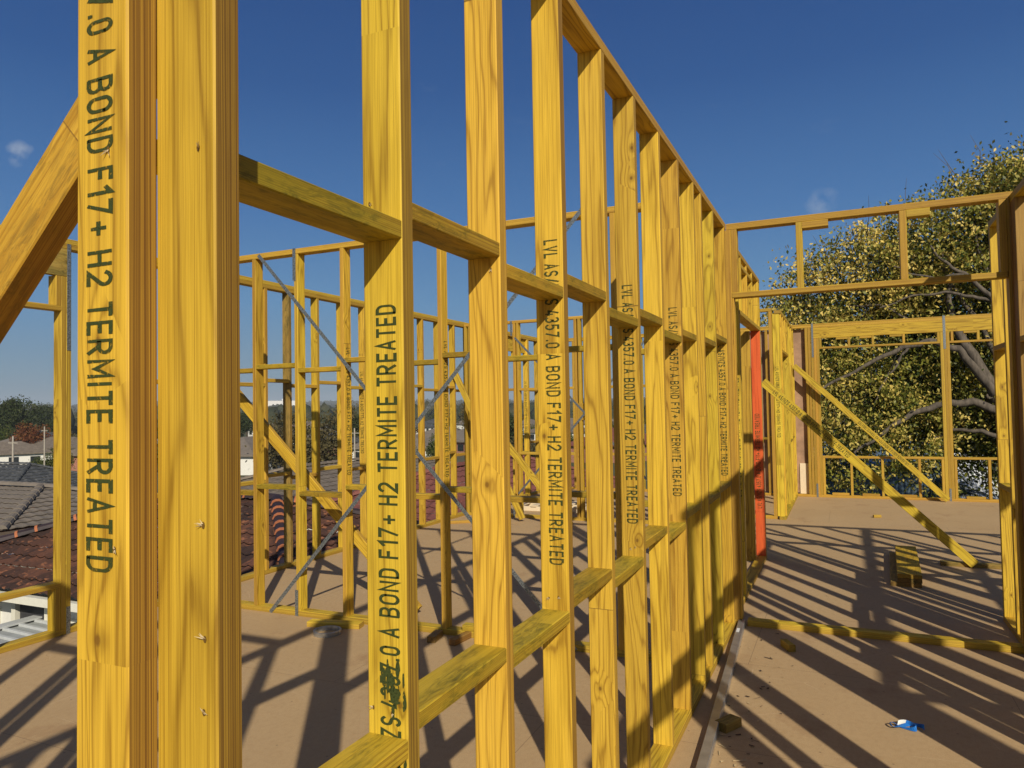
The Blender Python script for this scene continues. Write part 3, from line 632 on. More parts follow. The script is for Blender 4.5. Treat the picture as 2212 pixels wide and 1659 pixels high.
# strap coil
def ring(r, h, th, n=48, tilt=0, turns=1):
    V = []; F = []
    for i in range(n*turns+1):
        a = 2*math.pi*i/n; rr = r-.0022*i/n
        for (dr, z) in ((0, 0), (th, 0), (th, h), (0, h)): V.append(((rr+dr)*math.cos(a), (rr+dr)*math.sin(a)*.97, z))
    for i in range(n*turns):
        for j in range(4): F.append((i*4+j, i*4+(j+1) % 4, i*4+4+(j+1) % 4, i*4+4+j))
    F += [(3, 2, 1, 0), tuple(n*turns*4+j for j in range(4))]
    return mesh('coil', V, F)
M_STEEL = simple('bright_steel_strap', (.6, .62, .64), .3, .85, .2, 30)
coil_ = meta(link('strap_coil', ring(.10, .03, .0012, 48, 0, 6), M_STEEL, None, Matrix.Translation((-3.46, 4.33, .001))), 'coil of shiny steel strap lying on the floor before the strapped wall', 'strap coil')
# blue strap: a crumpled loop of webbing, blue outside and white inside
V = []; F = []; npt = 44; MI = []
for i in range(npt+1):
    s_ = i/npt; a = s_*2*math.pi*1.35
    x = .07*math.sin(a)+.05*s_-.02; y = .032*math.sin(2*a+.4)+.012*math.cos(a); z = .014+.010*math.sin(a*1.7)+.006*math.cos(3.1*a)
    tw = .5+1.15*math.sin(a*.9+.6)
    for e in (-1, 1): V.append((x+e*.004*math.cos(a), y+e*.017*math.cos(tw), max(.002, z+e*.016*math.sin(tw))))
for i in range(npt): F.append((2*i, 2*i+1, 2*i+3, 2*i+2)); MI.append(1 if i < 3 else 0)
me = mesh('blue_strap', V, F); me.materials.append(simple('blue_webbing', (.02, .19, .62), .5, var=.2, scale=40)); me.materials.append(simple('white_webbing', (.75, .76, .72), .6))
for p_, k_ in zip(me.polygons, MI): p_.material_index = k_
rg_ = link('blue_strap', me, None, None, Matrix.Translation((.215, 4.13, .001)) @ Matrix.Rotation(R(10), 4, 'Z') @ Matrix.Diagonal((.95, .8, .7, 1)))
rg_.modifiers.new('Solidify', 'SOLIDIFY').thickness = .0015
meta(rg_, 'crumpled loop of bright blue strap lying on the floor in the sun', 'blue strap')
# litter: chips, splinters and dry leaf bits scattered on the deck
M_CHIP = simple('wood_chip', (.60, .45, .24), .8); M_BIT = simple('dark_litter', (.07, .045, .03), .9); rr = random.Random(21); V = []; F = []; MI = []
for k in range(150):
    if k < 150: x, y = rr.uniform(-.70, -.40)+abs(rr.gauss(0, .05)), rr.uniform(1.5, 5.5)
    elif k < 210: x, y = rr.uniform(-.75, -.55), rr.uniform(5.9, 8.2)
    elif k < 330: x, y = rr.uniform(-5.2, .9), rr.uniform(2.2, 13)
    else: x, y = rr.uniform(-.6, 1.6), rr.uniform(3, 9)
    a = rr.uniform(0, 3.14); L_ = rr.uniform(.003, .014) if rr.random() < .85 else rr.uniform(.02, .04); W2 = rr.uniform(.001, .004) if L_ > .015 else L_*.5; b_ = len(V)
    for (u, v) in ((-L_, -W2), (L_, -W2*.4), (L_*.8, W2), (-L_*.9, W2*.8)): V.append((x+u*math.cos(a)-v*math.sin(a), y+u*math.sin(a)+v*math.cos(a), .003+rr.uniform(0, .004)))
    F.append((b_, b_+1, b_+2, b_+3)); MI.append(rr.random() < .5)
me = mesh('floor_litter', V, F); me.materials.append(M_CHIP); me.materials.append(M_BIT)
for p_, k_ in zip(me.polygons, MI): p_.material_index = int(k_)
meta(link('floor_litter', me, None), 'wood chips and dry leaf bits scattered over the floor', kind='stuff')
# pallet in far left room
p_t = thing('pallet', (-4.2, 10.9, 0), 'pale packing pallet on the floor of the rear left room', 'pallet')
for y in (10.6, 10.95, 11.3): box('bearer', p_t, -4.75, -3.7, y, y+.05, 0, .07, M_PALE)
for x in (-4.74, -4.5, -4.26, -4.02, -3.8): box('deck_board', p_t, x, x+.09, 10.58, 11.36, .0705, .09, M_PALE)

# ================================================================ outside
def ground_z(x, y):
    d = math.hypot(x, y)
    z = GZ-2.4*min(1, max(0, (d-25)/120))
    if d > 1200: z += (d-1200)**1.0*.0175*(.75+.25*math.sin(x*.0021+1)+.12*math.sin(y*.005+x*.004))
    return z
def terrain():
    rs = [0, 12, 25, 45, 80, 130, 200, 320, 500, 800, 1200, 1600, 2000, 2500, 3200, 4200, 5200]; na = 160; V = [(0, 0, GZ)]; F = []
    for r in rs[1:]:
        for k in range(na):
            a = 2*math.pi*k/na; x, y = r*math.cos(a), r*math.sin(a); z = ground_z(x, y)
            if r >= 2000: z += 9*math.sin(k*1.7+r)*math.sin(k*.53)
            V.append((x, y, z))
    for k in range(na): F.append((0, 1+k, 1+(k+1) % na))
    for i in range(len(rs)-2):
        for k in range(na):
            a = 1+i*na; b = a+na; F.append((a+k, b+k, b+(k+1) % na, a+(k+1) % na))
    g = G('ground_grass'); tc = g.n('ShaderNodeTexCoord'); P = tc.outputs['Object']
    n = g.noise(g.vmath('MULTIPLY', P, (.03, .03, .03)), 1, 6, .65); n2 = g.noise(g.vmath('MULTIPLY', P, (.9, .9, .9)), 1, 5, .7)
    c = g.mix(g.ramp(n, .38, .62), (.055, .075, .028), (.13, .11, .06)); c = g.mix(g.ramp(n2, .4, .7, 0, .6), c, (.05, .055, .03))
    g.color(c); g.rough(.95)
    meta(link('ground', mesh('ground', V, F), g.m), kind='structure')
terrain()

def tile_mat(name, a, b, c3, spots=None):
    g = G(name); tc = g.n('ShaderNodeTexCoord'); P = tc.outputs['Object']
    v = g.n('ShaderNodeTexVoronoi'); v.inputs['Scale'].default_value = 3.2; g.l(g.vmath('MULTIPLY', P, (1, 1, 1)), v.inputs['Vector'])
    rc = g.sep(v.outputs['Color'])[0]; n = g.noise(P, 1.3, 5, .7); n2 = g.noise(P, 22, 4, .7)
    c = g.mix(rc, a, b); c = g.mix(g.ramp(n, .45, .7, 0, .8), c, c3); c = g.mix(g.ramp(n2, .5, .8, 0, .5), c, (a[0]*.5, a[1]*.5, a[2]*.5))
    if spots:
        n3 = g.noise(P, 6, 3, .6); c = g.mix(g.ramp(n3, .58, .66, 0, .8), c, spots)
    g.color(c); g.rough(.8); return g.m
def tile_plane(par, mat, E0, E1, inw, pitch, run, course=.33, wave=.30, h0=1.0, h1=1.0, amp=.035, name='roof_slope'):
    """slope above eave E0->E1 (2D), inw: inward unit 2D; run: plan depth; h0/h1: hip inset per unit run at each end"""
    z0 = E0[2]; e0 = Vector(E0[:2]); e1 = Vector(E1[:2]); L = (e1-e0).length; ud = (e1-e0)/L; iv = Vector(inw)
    nr = max(1, round(run/(course*.93))); V = []; F = []
    us = list(np.arange(0, L+wave/4, wave/4)); k4 = len(us)
    def prof(u): return amp*(.5+.5*math.sin(2*math.pi*u/wave))**1.5
    for j in range(nr):
        ra, rb = run*j/nr, run*(j+1)/nr
        a0, a1 = h0*ra, L-h1*ra; b0, b1 = h0*rb, L-h1*rb
        base = len(V)
        for u in us:
            p = prof(u)
            ua = min(max(u, a0), a1); ub = min(max(u, b0), b1) if b1 > b0 else (b0+b1)/2
            A_ = e0+ud*ua+iv*ra; B_ = e0+ud*ub+iv*rb
            lift = .035
            V.append((A_.x, A_.y, z0+pitch*ra+p+lift-.02)); V.append((A_.x, A_.y, z0+pitch*ra+p+lift)); V.append((B_.x, B_.y, z0+pitch*rb+p))
        for i in range(k4-1):
            b = base+3*i
            if us[i+1] < a0-wave or us[i] > a1+wave: continue
            F.append((b, b+3, b+4, b+1)); F.append((b+1, b+4, b+5, b+2))
    return link(name, mesh(name, V, F), mat, par)
def caps(par, p0, p1, mat, mort, wdt=.13, step=.36, name='ridge_cap'):
    p0 = Vector(p0); p1 = Vector(p1); d = (p1-p0); L = d.length; d.normalize(); sdir = Vector((0, 0, 1)).cross(d).normalized(); up_ = d.cross(sdir)
    n = max(1, int(L/step)); V = []; F = []; V2 = []; F2 = []
    def sec(o, w_, h_, VV, tp):
        for a in (-90, -50, -18, 18, 50, 90): VV.append(tuple(o+sdir*w_*math.sin(R(a))+up_*(h_*math.cos(R(a))+tp)))
    for k in range(n):
        o0 = p0+d*(L*k/n); o1 = p0+d*(L*(k+1)/n+.03); b = len(V)
        sec(o0, wdt, .11, V, .02); sec(o1, wdt*.86, .085, V, .02)
        for i in range(5): F.append((b+i, b+i+1, b+7+i, b+6+i))
        F.append(tuple(b+i for i in range(6)))
        b = len(V2); sec(o0-d*.022, wdt*1.04, .118, V2, .02); sec(o0+d*.03, wdt*1.04, .118, V2, .02)
        for i in range(5): F2.append((b+i, b+i+1, b+7+i, b+6+i))
        F2.append(tuple(b+i for i in range(6)))
    link(name, mesh(name, V, F), mat, par)
    if mort: link('mortar_bedding', mesh('mortar_bedding', V2, F2), mort, par)
M_WHITE = simple('white_weatherboard', (.74, .73, .68), .6, var=.06); M_GUT = simple('cream_gutter', (.70, .68, .58), .5, var=.05)
M_BRNG = simple('brown_gutter', (.16, .12, .09), .6); M_GLASS = simple('dark_window_glass', (.03, .035, .04), .12); M_MORT = simple('orange_mortar', (.46, .16, .07), .85, var=.2, scale=20)
def brick():
    g = G('red_brick'); tc = g.n('ShaderNodeTexCoord'); b = g.n('ShaderNodeTexBrick'); P = tc.outputs['Object']; x, y, z = g.sep(P)
    g.l(g.comb(g.math('ADD', x, y), z, 0), b.inputs['Vector']); b.inputs['Scale'].default_value = 1
    b.inputs['Color1'].default_value = (.34, .12, .07, 1); b.inputs['Color2'].default_value = (.25, .085, .05, 1); b.inputs['Mortar'].default_value = (.4, .33, .27, 1)
    b.inputs['Brick Width'].default_value = .24; b.inputs['Row Height'].default_value = .086; b.inputs['Mortar Size'].default_value = .008
    g.color(b.outputs[0]); return g.m
M_BRICK = brick()
def house(label, x0, x1, y0, y1, ze, pitch, tmat, wallm, rot=0, course=.33, wave=.30, gut=M_GUT, mort=None, capm=None, windows=True, group=None, amp=.035, eave=.45):
    cx_, cy_ = (x0+x1)/2, (y0+y1)/2
    t = thing('house', (0, 0, 0), label, 'house', group)
    w_, d_ = x1-x0, y1-y0; run = min(w_, d_)/2; zr = ze+pitch*run
    lx = w_ > d_
    tile_plane(t, tmat, (x0, y0, ze), (x1, y0, ze), (0, 1), pitch, run, course, wave, amp=amp)
    tile_plane(t, tmat, (x1, y0, ze), (x1, y1, ze), (-1, 0), pitch, run, course, wave, amp=amp)
    tile_plane(t, tmat, (x1, y1, ze), (x0, y1, ze), (0, -1), pitch, run, course, wave, amp=amp)
    tile_plane(t, tmat, (x0, y1, ze), (x0, y0, ze), (1, 0), pitch, run, course, wave, amp=amp)
    if lx: A_, B_ = (x0+run, cy_, zr), (x1-run, cy_, zr); ends = ((x0, y0, A_), (x0, y1, A_), (x1, y0, B_), (x1, y1, B_))
    else: A_, B_ = (cx_, y0+run, zr), (cx_, y1-run, zr); ends = ((x0, y0, A_), (x1, y0, A_), (x0, y1, B_), (x1, y1, B_))
    cm = capm or tmat; up3 = .03
    for ex, ey, P_ in ends: caps(t, (ex, ey, ze+up3), (P_[0], P_[1], P_[2]+up3), cm, mort)
    if (Vector(A_)-Vector(B_)).length > .3: caps(t, (A_[0], A_[1], A_[2]+up3), (B_[0], B_[1], B_[2]+up3), cm, mort)
    gz = min(ground_z(cx_, cy_)-.6, ze-2.3)
    V, F = cuboid(x0+eave, x1-eave, y0+eave, y1-eave, gz, ze-.02); link('wall', mesh('wall', V, F), wallm, t)
    # gutter and fascia ring
    V = []; F = []
    for (a0, a1, b0, b1) in ((x0-.09, x1+.09, y0-.09, y0+.02), (x0-.09, x1+.09, y1-.02, y1+.09), (x0-.09, x0+.02, y0+.021, y1-.021), (x1-.02, x1+.09, y0+.021, y1-.021)):
        v, f_ = cuboid(a0, a1, b0, b1, ze-.17, ze-.03); k = len(V); V += v; F += [tuple(i+k for i in q) for q in f_]
    link('gutter', mesh('gutter', V, F), gut, t)
    V, F = cuboid(x0+.03, x1-.03, y0+.03, y1-.03, ze-.20, ze-.175); link('eave_lining', mesh('eave_lining', V, F), gut, t)
    if windows:
        for k in range(max(1, int(w_/3.2))):
            xa = x0+1.2+k*3.2
            if xa+1.5 < x1-.6:
                wf = plain('window', t, (xa, xa+1.5, y0+eave-.04, y0+eave+.01, ze-1.75, ze-.5), gut); plain('pane', wf, (xa+.07, xa+1.43, y0+eave-.05, y0+eave-.041, ze-1.68, ze-.57), M_GLASS)
        for k in range(max(1, int(d_/3.2))):
            ya = y0+1.2+k*3.2
            if ya+1.4 < y1-.6:
                wf = plain('window', t, (x1-eave-.01, x1-eave+.04, ya, ya+1.4, ze-1.75, ze-.5), gut); plain('pane', wf, (x1-eave+.041, x1-eave+.05, ya+.07, ya+1.33, ze-1.68, ze-.57), M_GLASS)
    return t
T_RED = tile_mat('old_terracotta_tiles', (.040, .023, .018), (.12, .052, .032), (.028, .018, .016), spots=(.28, .115, .055))
T_GREY = tile_mat('grey_concrete_tiles', (.17, .145, .12), (.20, .17, .14), (.14, .12, .10))
T_SLATE = tile_mat('slate_grey_tiles', (.045, .05, .055), (.09, .095, .10), (.05, .052, .055), spots=(.17, .17, .165))
T_PINK = tile_mat('pinkish_red_tiles', (.21, .075, .06), (.165, .06, .048), (.14, .055, .045))
T_TAN = tile_mat('tan_grey_tiles', (.20, .165, .13), (.14, .115, .09), (.12, .10, .085))
M_CAPD = simple('dark_glazed_ridge_tile', (.045, .030, .034), .6, var=.3, scale=3)
GH = 'houses of the neighbourhood below'
hA = house('near neighbour house with weathered dark terracotta roof and orange mortared hip', -17.2, -7.12, 8.22, 15.22, -1.456, .36, T_RED, M_WHITE, course=.33, wave=.24, mort=M_MORT, capm=M_CAPD, group=GH)
house('house with grey concrete tile roof just behind the terracotta roof', -30.5, -19.4, 11.6, 17.3, -1.26, .25, T_GREY, M_BRICK, mort=None, group=GH, amp=.02, gut=M_BRNG, eave=.25, windows=False)
house('house with speckled slate grey roof behind the grey concrete tile roof', -56, -40.6, 24.1, 33.0, -3.0, .38, T_SLATE, M_BRICK, group=GH, course=.4, wave=.6)
house('house with broad tan grey roof seen between the strapped wall studs', -28.2, -15.4, 18.5, 40, -2.75, .30, T_TAN, M_BRICK, group=GH, course=.40, wave=.34, amp=.02)
house('house with pinkish red tiled roof seen right of the stamped far studs', -14.9, -7.9, 16.0, 29, -1.52, .36, T_PINK, M_WHITE, group=GH, course=.33, wave=.30)
M_SHADE = simple('opening_shade', (.05, .05, .055), .6)
for k in range(7):
    x = -16.6+k*.92; f_ = plain('veranda_post', hA, (x, x+.11, 8.45, 8.56, -4.6, -1.64), M_GUT)
    if k % 2: plain('dark_opening', hA, (x+.14, x+.80, 8.52, 8.54, -2.1, -1.66), M_SHADE)  # dark panel paints the shade of an opening between the posts
# corrugated patio roof between the houses
M_SHEET = simple('grey_roof_sheet', (.34, .36, .36), .55, var=.15, scale=3); M_BATT = simple('pale_steel_rib', (.50, .52, .52), .5, var=.1)
pt = thing('patio_roof', (-10, 6, -2), 'grey metal patio roof with pale ribs below the terracotta roof gutter', 'patio roof')
def sheet(name, P4, mat, th=.01):
    V = [Vector(p) for p in P4]+[Vector(p)-Vector((0, 0, th)) for p in P4]
    return link(name, mesh(name, V, [(0, 1, 2, 3), (7, 6, 5, 4), (0, 4, 5, 1), (1, 5, 6, 2), (2, 6, 7, 3), (3, 7, 4, 0)]), mat, pt)
zr_, zl_ = -2.00, -2.22
sheet('roof_sheet', [(-13.2, 2.5, zr_), (-6.4, 2.5, zl_), (-6.4, 8.6, zl_), (-13.2, 8.6, zr_)], M_SHEET)
for k in range(22):
    y = 2.75+.27*k; beam('rib', pt, (-13.1, y, zr_+.02), (-6.42, y, zl_+.02), (0, 1, 0), .06, .045, M_BATT)
beam('ridge_flashing', pt, (-13.2, 2.5, zr_+.045), (-13.2, 8.6, zr_+.045), (1, 0, 0), .24, .03, M_BATT)
for x in (-12, -9.5, -7): plain('post', pt, (x, x+.1, 2.7, 2.8, GZ, zl_-.03), M_WHITE)

def pix(x, y, dist):
    v = fw+r2*((x-1106)/FPX)-u2*((y-829.5)/FPX); v = v/math.hypot(v.x, v.y); return CAM+v*dist

# far houses, plainer, each its own thing
def far_house(x, y, w_, d_, hgt, rot, rmat, wmat, label):
    z0 = ground_z(x, y)-.3
    t = thing('house', (x, y, z0), label, 'house', GH); t.rotation_euler.z = rot
    def lk(name, V, F, mat):
        o = bpy.data.objects.new(name, mesh(name, V, F)); COL.objects.link(o); o.data.materials.append(mat); o.parent = t; return o
    V, F = cuboid(-w_/2, w_/2, -d_/2, d_/2, 0, hgt); lk('wall', V, F, wmat)
    e = .5; rr = d_/2+e; zr2 = hgt+rr*.42
    V = [(-w_/2-e, -rr, hgt), (w_/2+e, -rr, hgt), (w_/2+e, rr, hgt), (-w_/2-e, rr, hgt), (-w_/2-e+rr, 0, zr2), (w_/2+e-rr, 0, zr2)]
    V += [(a, b, c-.18) for a, b, c in V[:4]]
    F = [(0, 1, 5, 4), (1, 2, 5), (2, 3, 4, 5), (3, 0, 4), (0, 6, 7, 1), (1, 7, 8, 2), (2, 8, 9, 3), (3, 9, 6, 0), (9, 8, 7, 6)]
    lk('roof', V, F, rmat)
    V = []; F = []
    for k in range(int(w_/3)):
        a = -w_/2+.9+k*3
        for s_ in (-1, 1):
            v, f_ = cuboid(a, a+1.4, s_*d_/2-.03, s_*d_/2+.03, hgt-1.8, hgt-.6); q = len(V); V += v; F += [tuple(i+q for i in g_) for g_ in f_]
    o = lk('window', V, F, M_GLASS)
    return t
rf = random.Random(11)
LB = [('slate roofed', T_SLATE), ('tan roofed', T_TAN), ('red roofed', T_PINK), ('grey roofed', T_GREY)]
placed = []
def spec_house(px, dist, w_, d_, rm, wm, lb, rot=0.0):
    p = pix(px, 950, dist); placed.append((p.x, p.y, 8)); far_house(p.x, p.y, w_, d_, 2.9, -math.atan2(p.x, p.y)+rot, rm, wm, lb)
def free(x, y, r): return all((x-a)**2+(y-b)**2 > (r+c)**2 for a, b, c in placed)
spec_house(6, 150, 13, 8, T_TAN, M_WHITE, 'white walled house with tan gabled roof at the left picture edge', .1)
spec_house(104, 236, 9, 7, T_SLATE, M_WHITE, 'white house with grey roof right of the rusty autumn tree', .2); spec_house(112, 320, 11, 8, T_SLATE, M_WHITE, 'small white house with dark roof above the white grey roofed house', -.2)
spec_house(40, 190, 9, 7, T_GREY, M_WHITE, 'small grey roofed house between the tan gabled house and the rusty tree', .5); spec_house(20, 290, 12, 8, T_SLATE, M_BRICK, 'slate roofed house below the rounded skyline tree', .2)
for i in range(90):
    az = rf.uniform(-68, -12); d = rf.choice([rf.uniform(100, 170), rf.uniform(120, 260), rf.uniform(150, 420)])
    x, y = d*math.sin(R(az)), d*math.cos(R(az))
    if not free(x, y, 9): continue
    placed.append((x, y, 9))
    nm, tm = rf.choice(LB)
    far_house(x, y, rf.uniform(11, 17), rf.uniform(7.5, 10), 2.9, R(rf.choice([0, 90])+rf.uniform(-12, 12)), tm, rf.choice([M_WHITE, M_WHITE, M_BRICK]), 'distant %s house among the trees below the horizon' % nm)

# ---------------------------------------------------------------- trees
def leaf_mat(name, cols, rough=.5, trans=.35):
    g = G(name); ge = g.n('ShaderNodeAttribute'); ge.attribute_name = 'tint'; f = ge.outputs['Fac']
    c = g.mix(g.ramp(f, 0, .5), cols[0], cols[1]); c = g.mix(g.ramp(f, .5, 1), c, cols[2]); g.color(c); g.rough(rough)
    tr = g.n('ShaderNodeBsdfTranslucent'); g.l(c, tr.inputs[0]); ms = g.n('ShaderNodeMixShader'); ms.inputs[0].default_value = trans
    g.l(g.b.outputs[0], ms.inputs[1]); g.l(tr.outputs[0], ms.inputs[2]); g.l(ms.outputs[0], g.o.inputs[0]); return g.m
def leaves(name, C, N_, size, tint, mat, parent=None, seed=0, loc=None, droop=.0):
    """C: Nx3 leaf centres -> kite shaped leaves"""
    rg = np.random.default_rng(seed); n = len(C)
    d = rg.normal(size=(n, 3)); d[:, 2] -= droop; d /= np.linalg.norm(d, axis=1)[:, None]
    s = rg.normal(size=(n, 3)); s -= (s*d).sum(1)[:, None]*d; s /= np.linalg.norm(s, axis=1)[:, None]
    sz = size*rg.uniform(.6, 1.25, n)[:, None]
    V = np.empty((n, 4, 3)); V[:, 0] = C-d*sz*.6; V[:, 1] = C+s*sz*.36; V[:, 2] = C+d*sz*.7; V[:, 3] = C-s*sz*.36
    me = bpy.data.meshes.new(name); me.vertices.add(n*4); me.loops.add(n*4); me.polygons.add(n)
    me.vertices.foreach_set('co', V.reshape(-1).astype(np.float32)); me.loops.foreach_set('vertex_index', np.arange(n*4, dtype=np.int32))
    me.polygons.foreach_set('loop_start', np.arange(0, n*4, 4, dtype=np.int32)); me.polygons.foreach_set('loop_total', np.full(n, 4, dtype=np.int32))
    me.update(calc_edges=True)
    at = me.attributes.new('tint', 'FLOAT', 'FACE'); at.data.foreach_set('value', np.clip(tint, 0, 1).astype(np.float32))
    return link(name, me, mat, parent)
def tubes(name, paths, mat, parent=None, ns=7):
    V = []; F = []
    for pts in paths:
        n = len(pts); b0 = len(V)
        for i, (p, r) in enumerate(pts):
            p = Vector(p); a = Vector(pts[max(0, i-1)][0]); b = Vector(pts[min(n-1, i+1)][0]); d = (b-a).normalized()
            u = d.cross(Vector((.3, .2, 1))).normalized(); v = d.cross(u)
            for k in range(ns): q = 2*math.pi*k/ns; V.append(p+u*r*math.cos(q)+v*r*math.sin(q))
        for i in range(n-1):
            for k in range(ns): F.append((b0+i*ns+k, b0+i*ns+(k+1) % ns, b0+(i+1)*ns+(k+1) % ns, b0+(i+1)*ns+k))
    me = mesh(name, V, F)
    for p in me.polygons: p.use_smooth = True
    return link(name, me, mat, parent)
def bark(name, a, b):
    g = G(name); tc = g.n('ShaderNodeTexCoord'); P = tc.outputs['Object']; n = g.noise(g.vmath('MULTIPLY', P, (14, 14, 3)), 1, 5, .7)
    g.color(g.mix(g.ramp(n, .35, .65), a, b)); g.rough(.9); g.bump(n, .5, .02); return g.m
M_BARK = bark('grey_elm_bark', (.14, .115, .09), (.06, .05, .04)); M_BARKD = bark('brown_bark', (.12, .085, .06), (.06, .045, .03))
elm = thing('elm_tree', (5.2, 21.5, GZ), 'large spreading elm with yellowing leaves behind the back window wall', 'tree')
lobes = [(1765, 640, 19.6, 95, .75), (1720, 720, 19.8, 85, .7), (1860, 600, 19.8, 105, .72), (1960, 560, 20, 110, .62), (2070, 520, 20.2, 115, .55), (2190, 460, 20.6, 120, .55), (2290, 450, 21, 130, .5), (2160, 420, 20.8, 60, .6),
 (1800, 760, 20, 105, .6), (1920, 740, 20.8, 130, .45), (2060, 690, 21.5, 150, .35), (2200, 640, 22, 170, .35), (2330, 650, 21.5, 180, .4), (1850, 870, 19.6, 110, .62), (1800, 930, 19.4, 70, .62), (1950, 930, 19.8, 90, .6), (1990, 850, 20.8, 110, .4), (2090, 860, 21.5, 120, .3),
 (2200, 860, 21.8, 130, .35), (1860, 1000, 19.5, 60, .55), (1780, 1020, 19.6, 42, .5), (2020, 980, 21, 80, .35), (2140, 970, 21.5, 80, .3), (2250, 1000, 21, 90, .3), (2000, 640, 22.5, 130, .3), (2120, 760, 23, 170, .25), (1900, 820, 22.5, 140, .25), (2350, 850, 22, 160, .35)]
rg = np.random.default_rng(5); Cs = []; Ts = []; twigs = []
for lx_, ly_, dist, rp, tn in lobes:
    c = np.array(pix(lx_, ly_, dist)); rad = rp*dist/FPX*1.02; nc = int((84 if tn > .42 else 58)*rad**2)+12; ni = int(700*rad**2); Cs.append(c+np.array([-.1, .5, 0])+rg.normal(size=(ni, 3))*rad*.36); Ts.append(rg.uniform(0, .15, ni))  # inner leaves get the darkest tints, crown shade put into their colour
    for _ in range(nc):
        v = rg.normal(size=3); v /= np.linalg.norm(v); rr = rad*(rg.uniform(.25, 1)**.38)
        cc = c+v*rr*np.array([1, 1, .95]); cl = rg.uniform(.14, .38); tc_ = rg.normal()*.24  # wide clump tint spread puts sunlit and dark gap tones into the leaves
        m_ = int(rg.uniform(16, 34)); Cs.append(cc+rg.normal(size=(m_, 3))*cl*np.array([1, 1, .75])*.62)
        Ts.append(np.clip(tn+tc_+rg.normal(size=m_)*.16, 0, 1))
        if v[2] > .25 and rr > rad*.8 and rg.random() < .16:
            p = cc; q = p+(v+np.array([0, 0, .8]))*rg.uniform(.25, .6); twigs.append([(tuple(p), .012), (tuple((p+q)/2+rg.normal(size=3)*.04), .008), (tuple(q), .003)])
Cs = np.concatenate(Cs); Ts = np.concatenate(Ts)
print('ELM LEAVES', len(Cs))
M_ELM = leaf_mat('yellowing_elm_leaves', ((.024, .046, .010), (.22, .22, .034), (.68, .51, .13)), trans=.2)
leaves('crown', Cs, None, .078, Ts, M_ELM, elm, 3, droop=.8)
def limb(pp, r0, r1, dist=20.0, dd=0.0):
    n = len(pp); out_ = []
    for i in range(n-1):
        for j in range(4):
            t_ = j/4; k = (i+t_)/(n-1); x = pp[i][0]*(1-t_)+pp[i+1][0]*t_; y = pp[i][1]*(1-t_)+pp[i+1][1]*t_
            out_.append((pix(x+2.0*math.sin(i*7+j*2.1), y+2.0*math.cos(i*5+j*1.7), dist+dd*k), r0+(r1-r0)*k))
    out_.append((pix(*pp[-1], dist+dd), r1)); return out_
paths = [
 [((5.2, 21.5, GZ-.2), .55), ((5.1, 21.3, -2), .42), ((4.8, 21.0, -.2), .36), (tuple(pix(2212, 960, 20.8)), .30), (tuple(pix(2150, 850, 20.3)), .24)],
 limb([(2150, 850), (2100, 765), (2066, 717), (2052, 671), (2047, 600), (2035, 540)], 0.136, 0.035, 19.55, .3),
 limb([(2150, 850), (2100, 790), (2070, 755), (2010, 738), (1962, 747), (1918, 764), (1863, 793), (1790, 833), (1740, 850)], 0.102, 0.021, 19.45, -1.0),
 limb([(1963, 747), (1935, 790), (1905, 830), (1890, 870)], 0.034, 0.010, 18.95, -.3),
 limb([(2212, 930), (2154, 886), (2100, 869), (2038, 873), (1983, 888), (1936, 913), (1900, 942), (1845, 978)], 0.116, 0.025, 19.75, -1.2),
 limb([(2180, 700), (2141, 640), (2082, 592), (2032, 562), (2009, 530)], 0.068, 0.021, 19.25, -.3), limb([(2082, 592), (2030, 600), (1980, 596), (1930, 575)], 0.037, 0.014, 19.05, -.3),
 limb([(2212, 780), (2150, 632), (2120, 560), (2100, 480)], 0.082, 0.021, 19.85, 0), limb([(2160, 655), (2100, 640), (2040, 632), (1970, 640), (1900, 665)], 0.048, 0.014, 19.25, -.4),
 limb([(2212, 900), (2170, 800), (2110, 690), (2050, 610)], 0.088, 0.035, 19.85, .2), limb([(2190, 960), (2120, 930), (2050, 930), (1990, 960)], 0.068, 0.021, 19.85, 0),
 limb([(2100, 700), (2060, 690), (1990, 700), (1900, 660), (1830, 660)], 0.041, 0.014, 19.55, -.3),
]
tubes('trunk', paths, M_BARK, elm); tubes('twigs', twigs, M_BARK, elm, 3)['kind'] = 'stuff'

# smaller neighbourhood trees: a few kinds, copied
def proto(name, kind, cols, label, rad, hgt, nl, size, sq=1.0, sparse=False):
    t = thing(name, (0, 0, -500), label, 'tree'); rg = np.random.default_rng(abs(hash(kind)) % 1000 if False else len(kind)*7)
    C = []; T = []
    nl_ = 9
    for i in range(nl_):
        v = rg.normal(size=3); v /= np.linalg.norm(v); c0 = v*rad*.5*np.array([1, 1, sq])+np.array([0, 0, hgt]); r0 = rad*rg.uniform(.42, .62)
        for j in range(nl//nl_//14):
            u = rg.normal(size=3); u /= np.linalg.norm(u); cc = c0+u*r0*(rg.uniform(.4, 1)**.4)*np.array([1, 1, sq]); C.append(cc+rg.normal(size=(14, 3))*size*1.3); T.append(np.full(14, rg.uniform(.2, .8))+rg.normal(size=14)*.15)
    C = np.concatenate(C)-np.array([0, 0, 0]); m_ = leaf_mat(kind+'_leaves', cols, rough=1.0, trans=.1); m_.node_tree.nodes['Principled BSDF'].inputs['Specular IOR Level'].default_value = 0
    o = leaves('crown', C, None, size, np.concatenate(T), m_, None, 2); o.parent = t
    tr = tubes('trunk', [[((0, 0, -.5), rad*.08), ((0.05*rad, 0, hgt*.5), rad*.06), ((0, .03*rad, hgt), rad*.03)]], M_BARKD); tr.parent = t
    return t
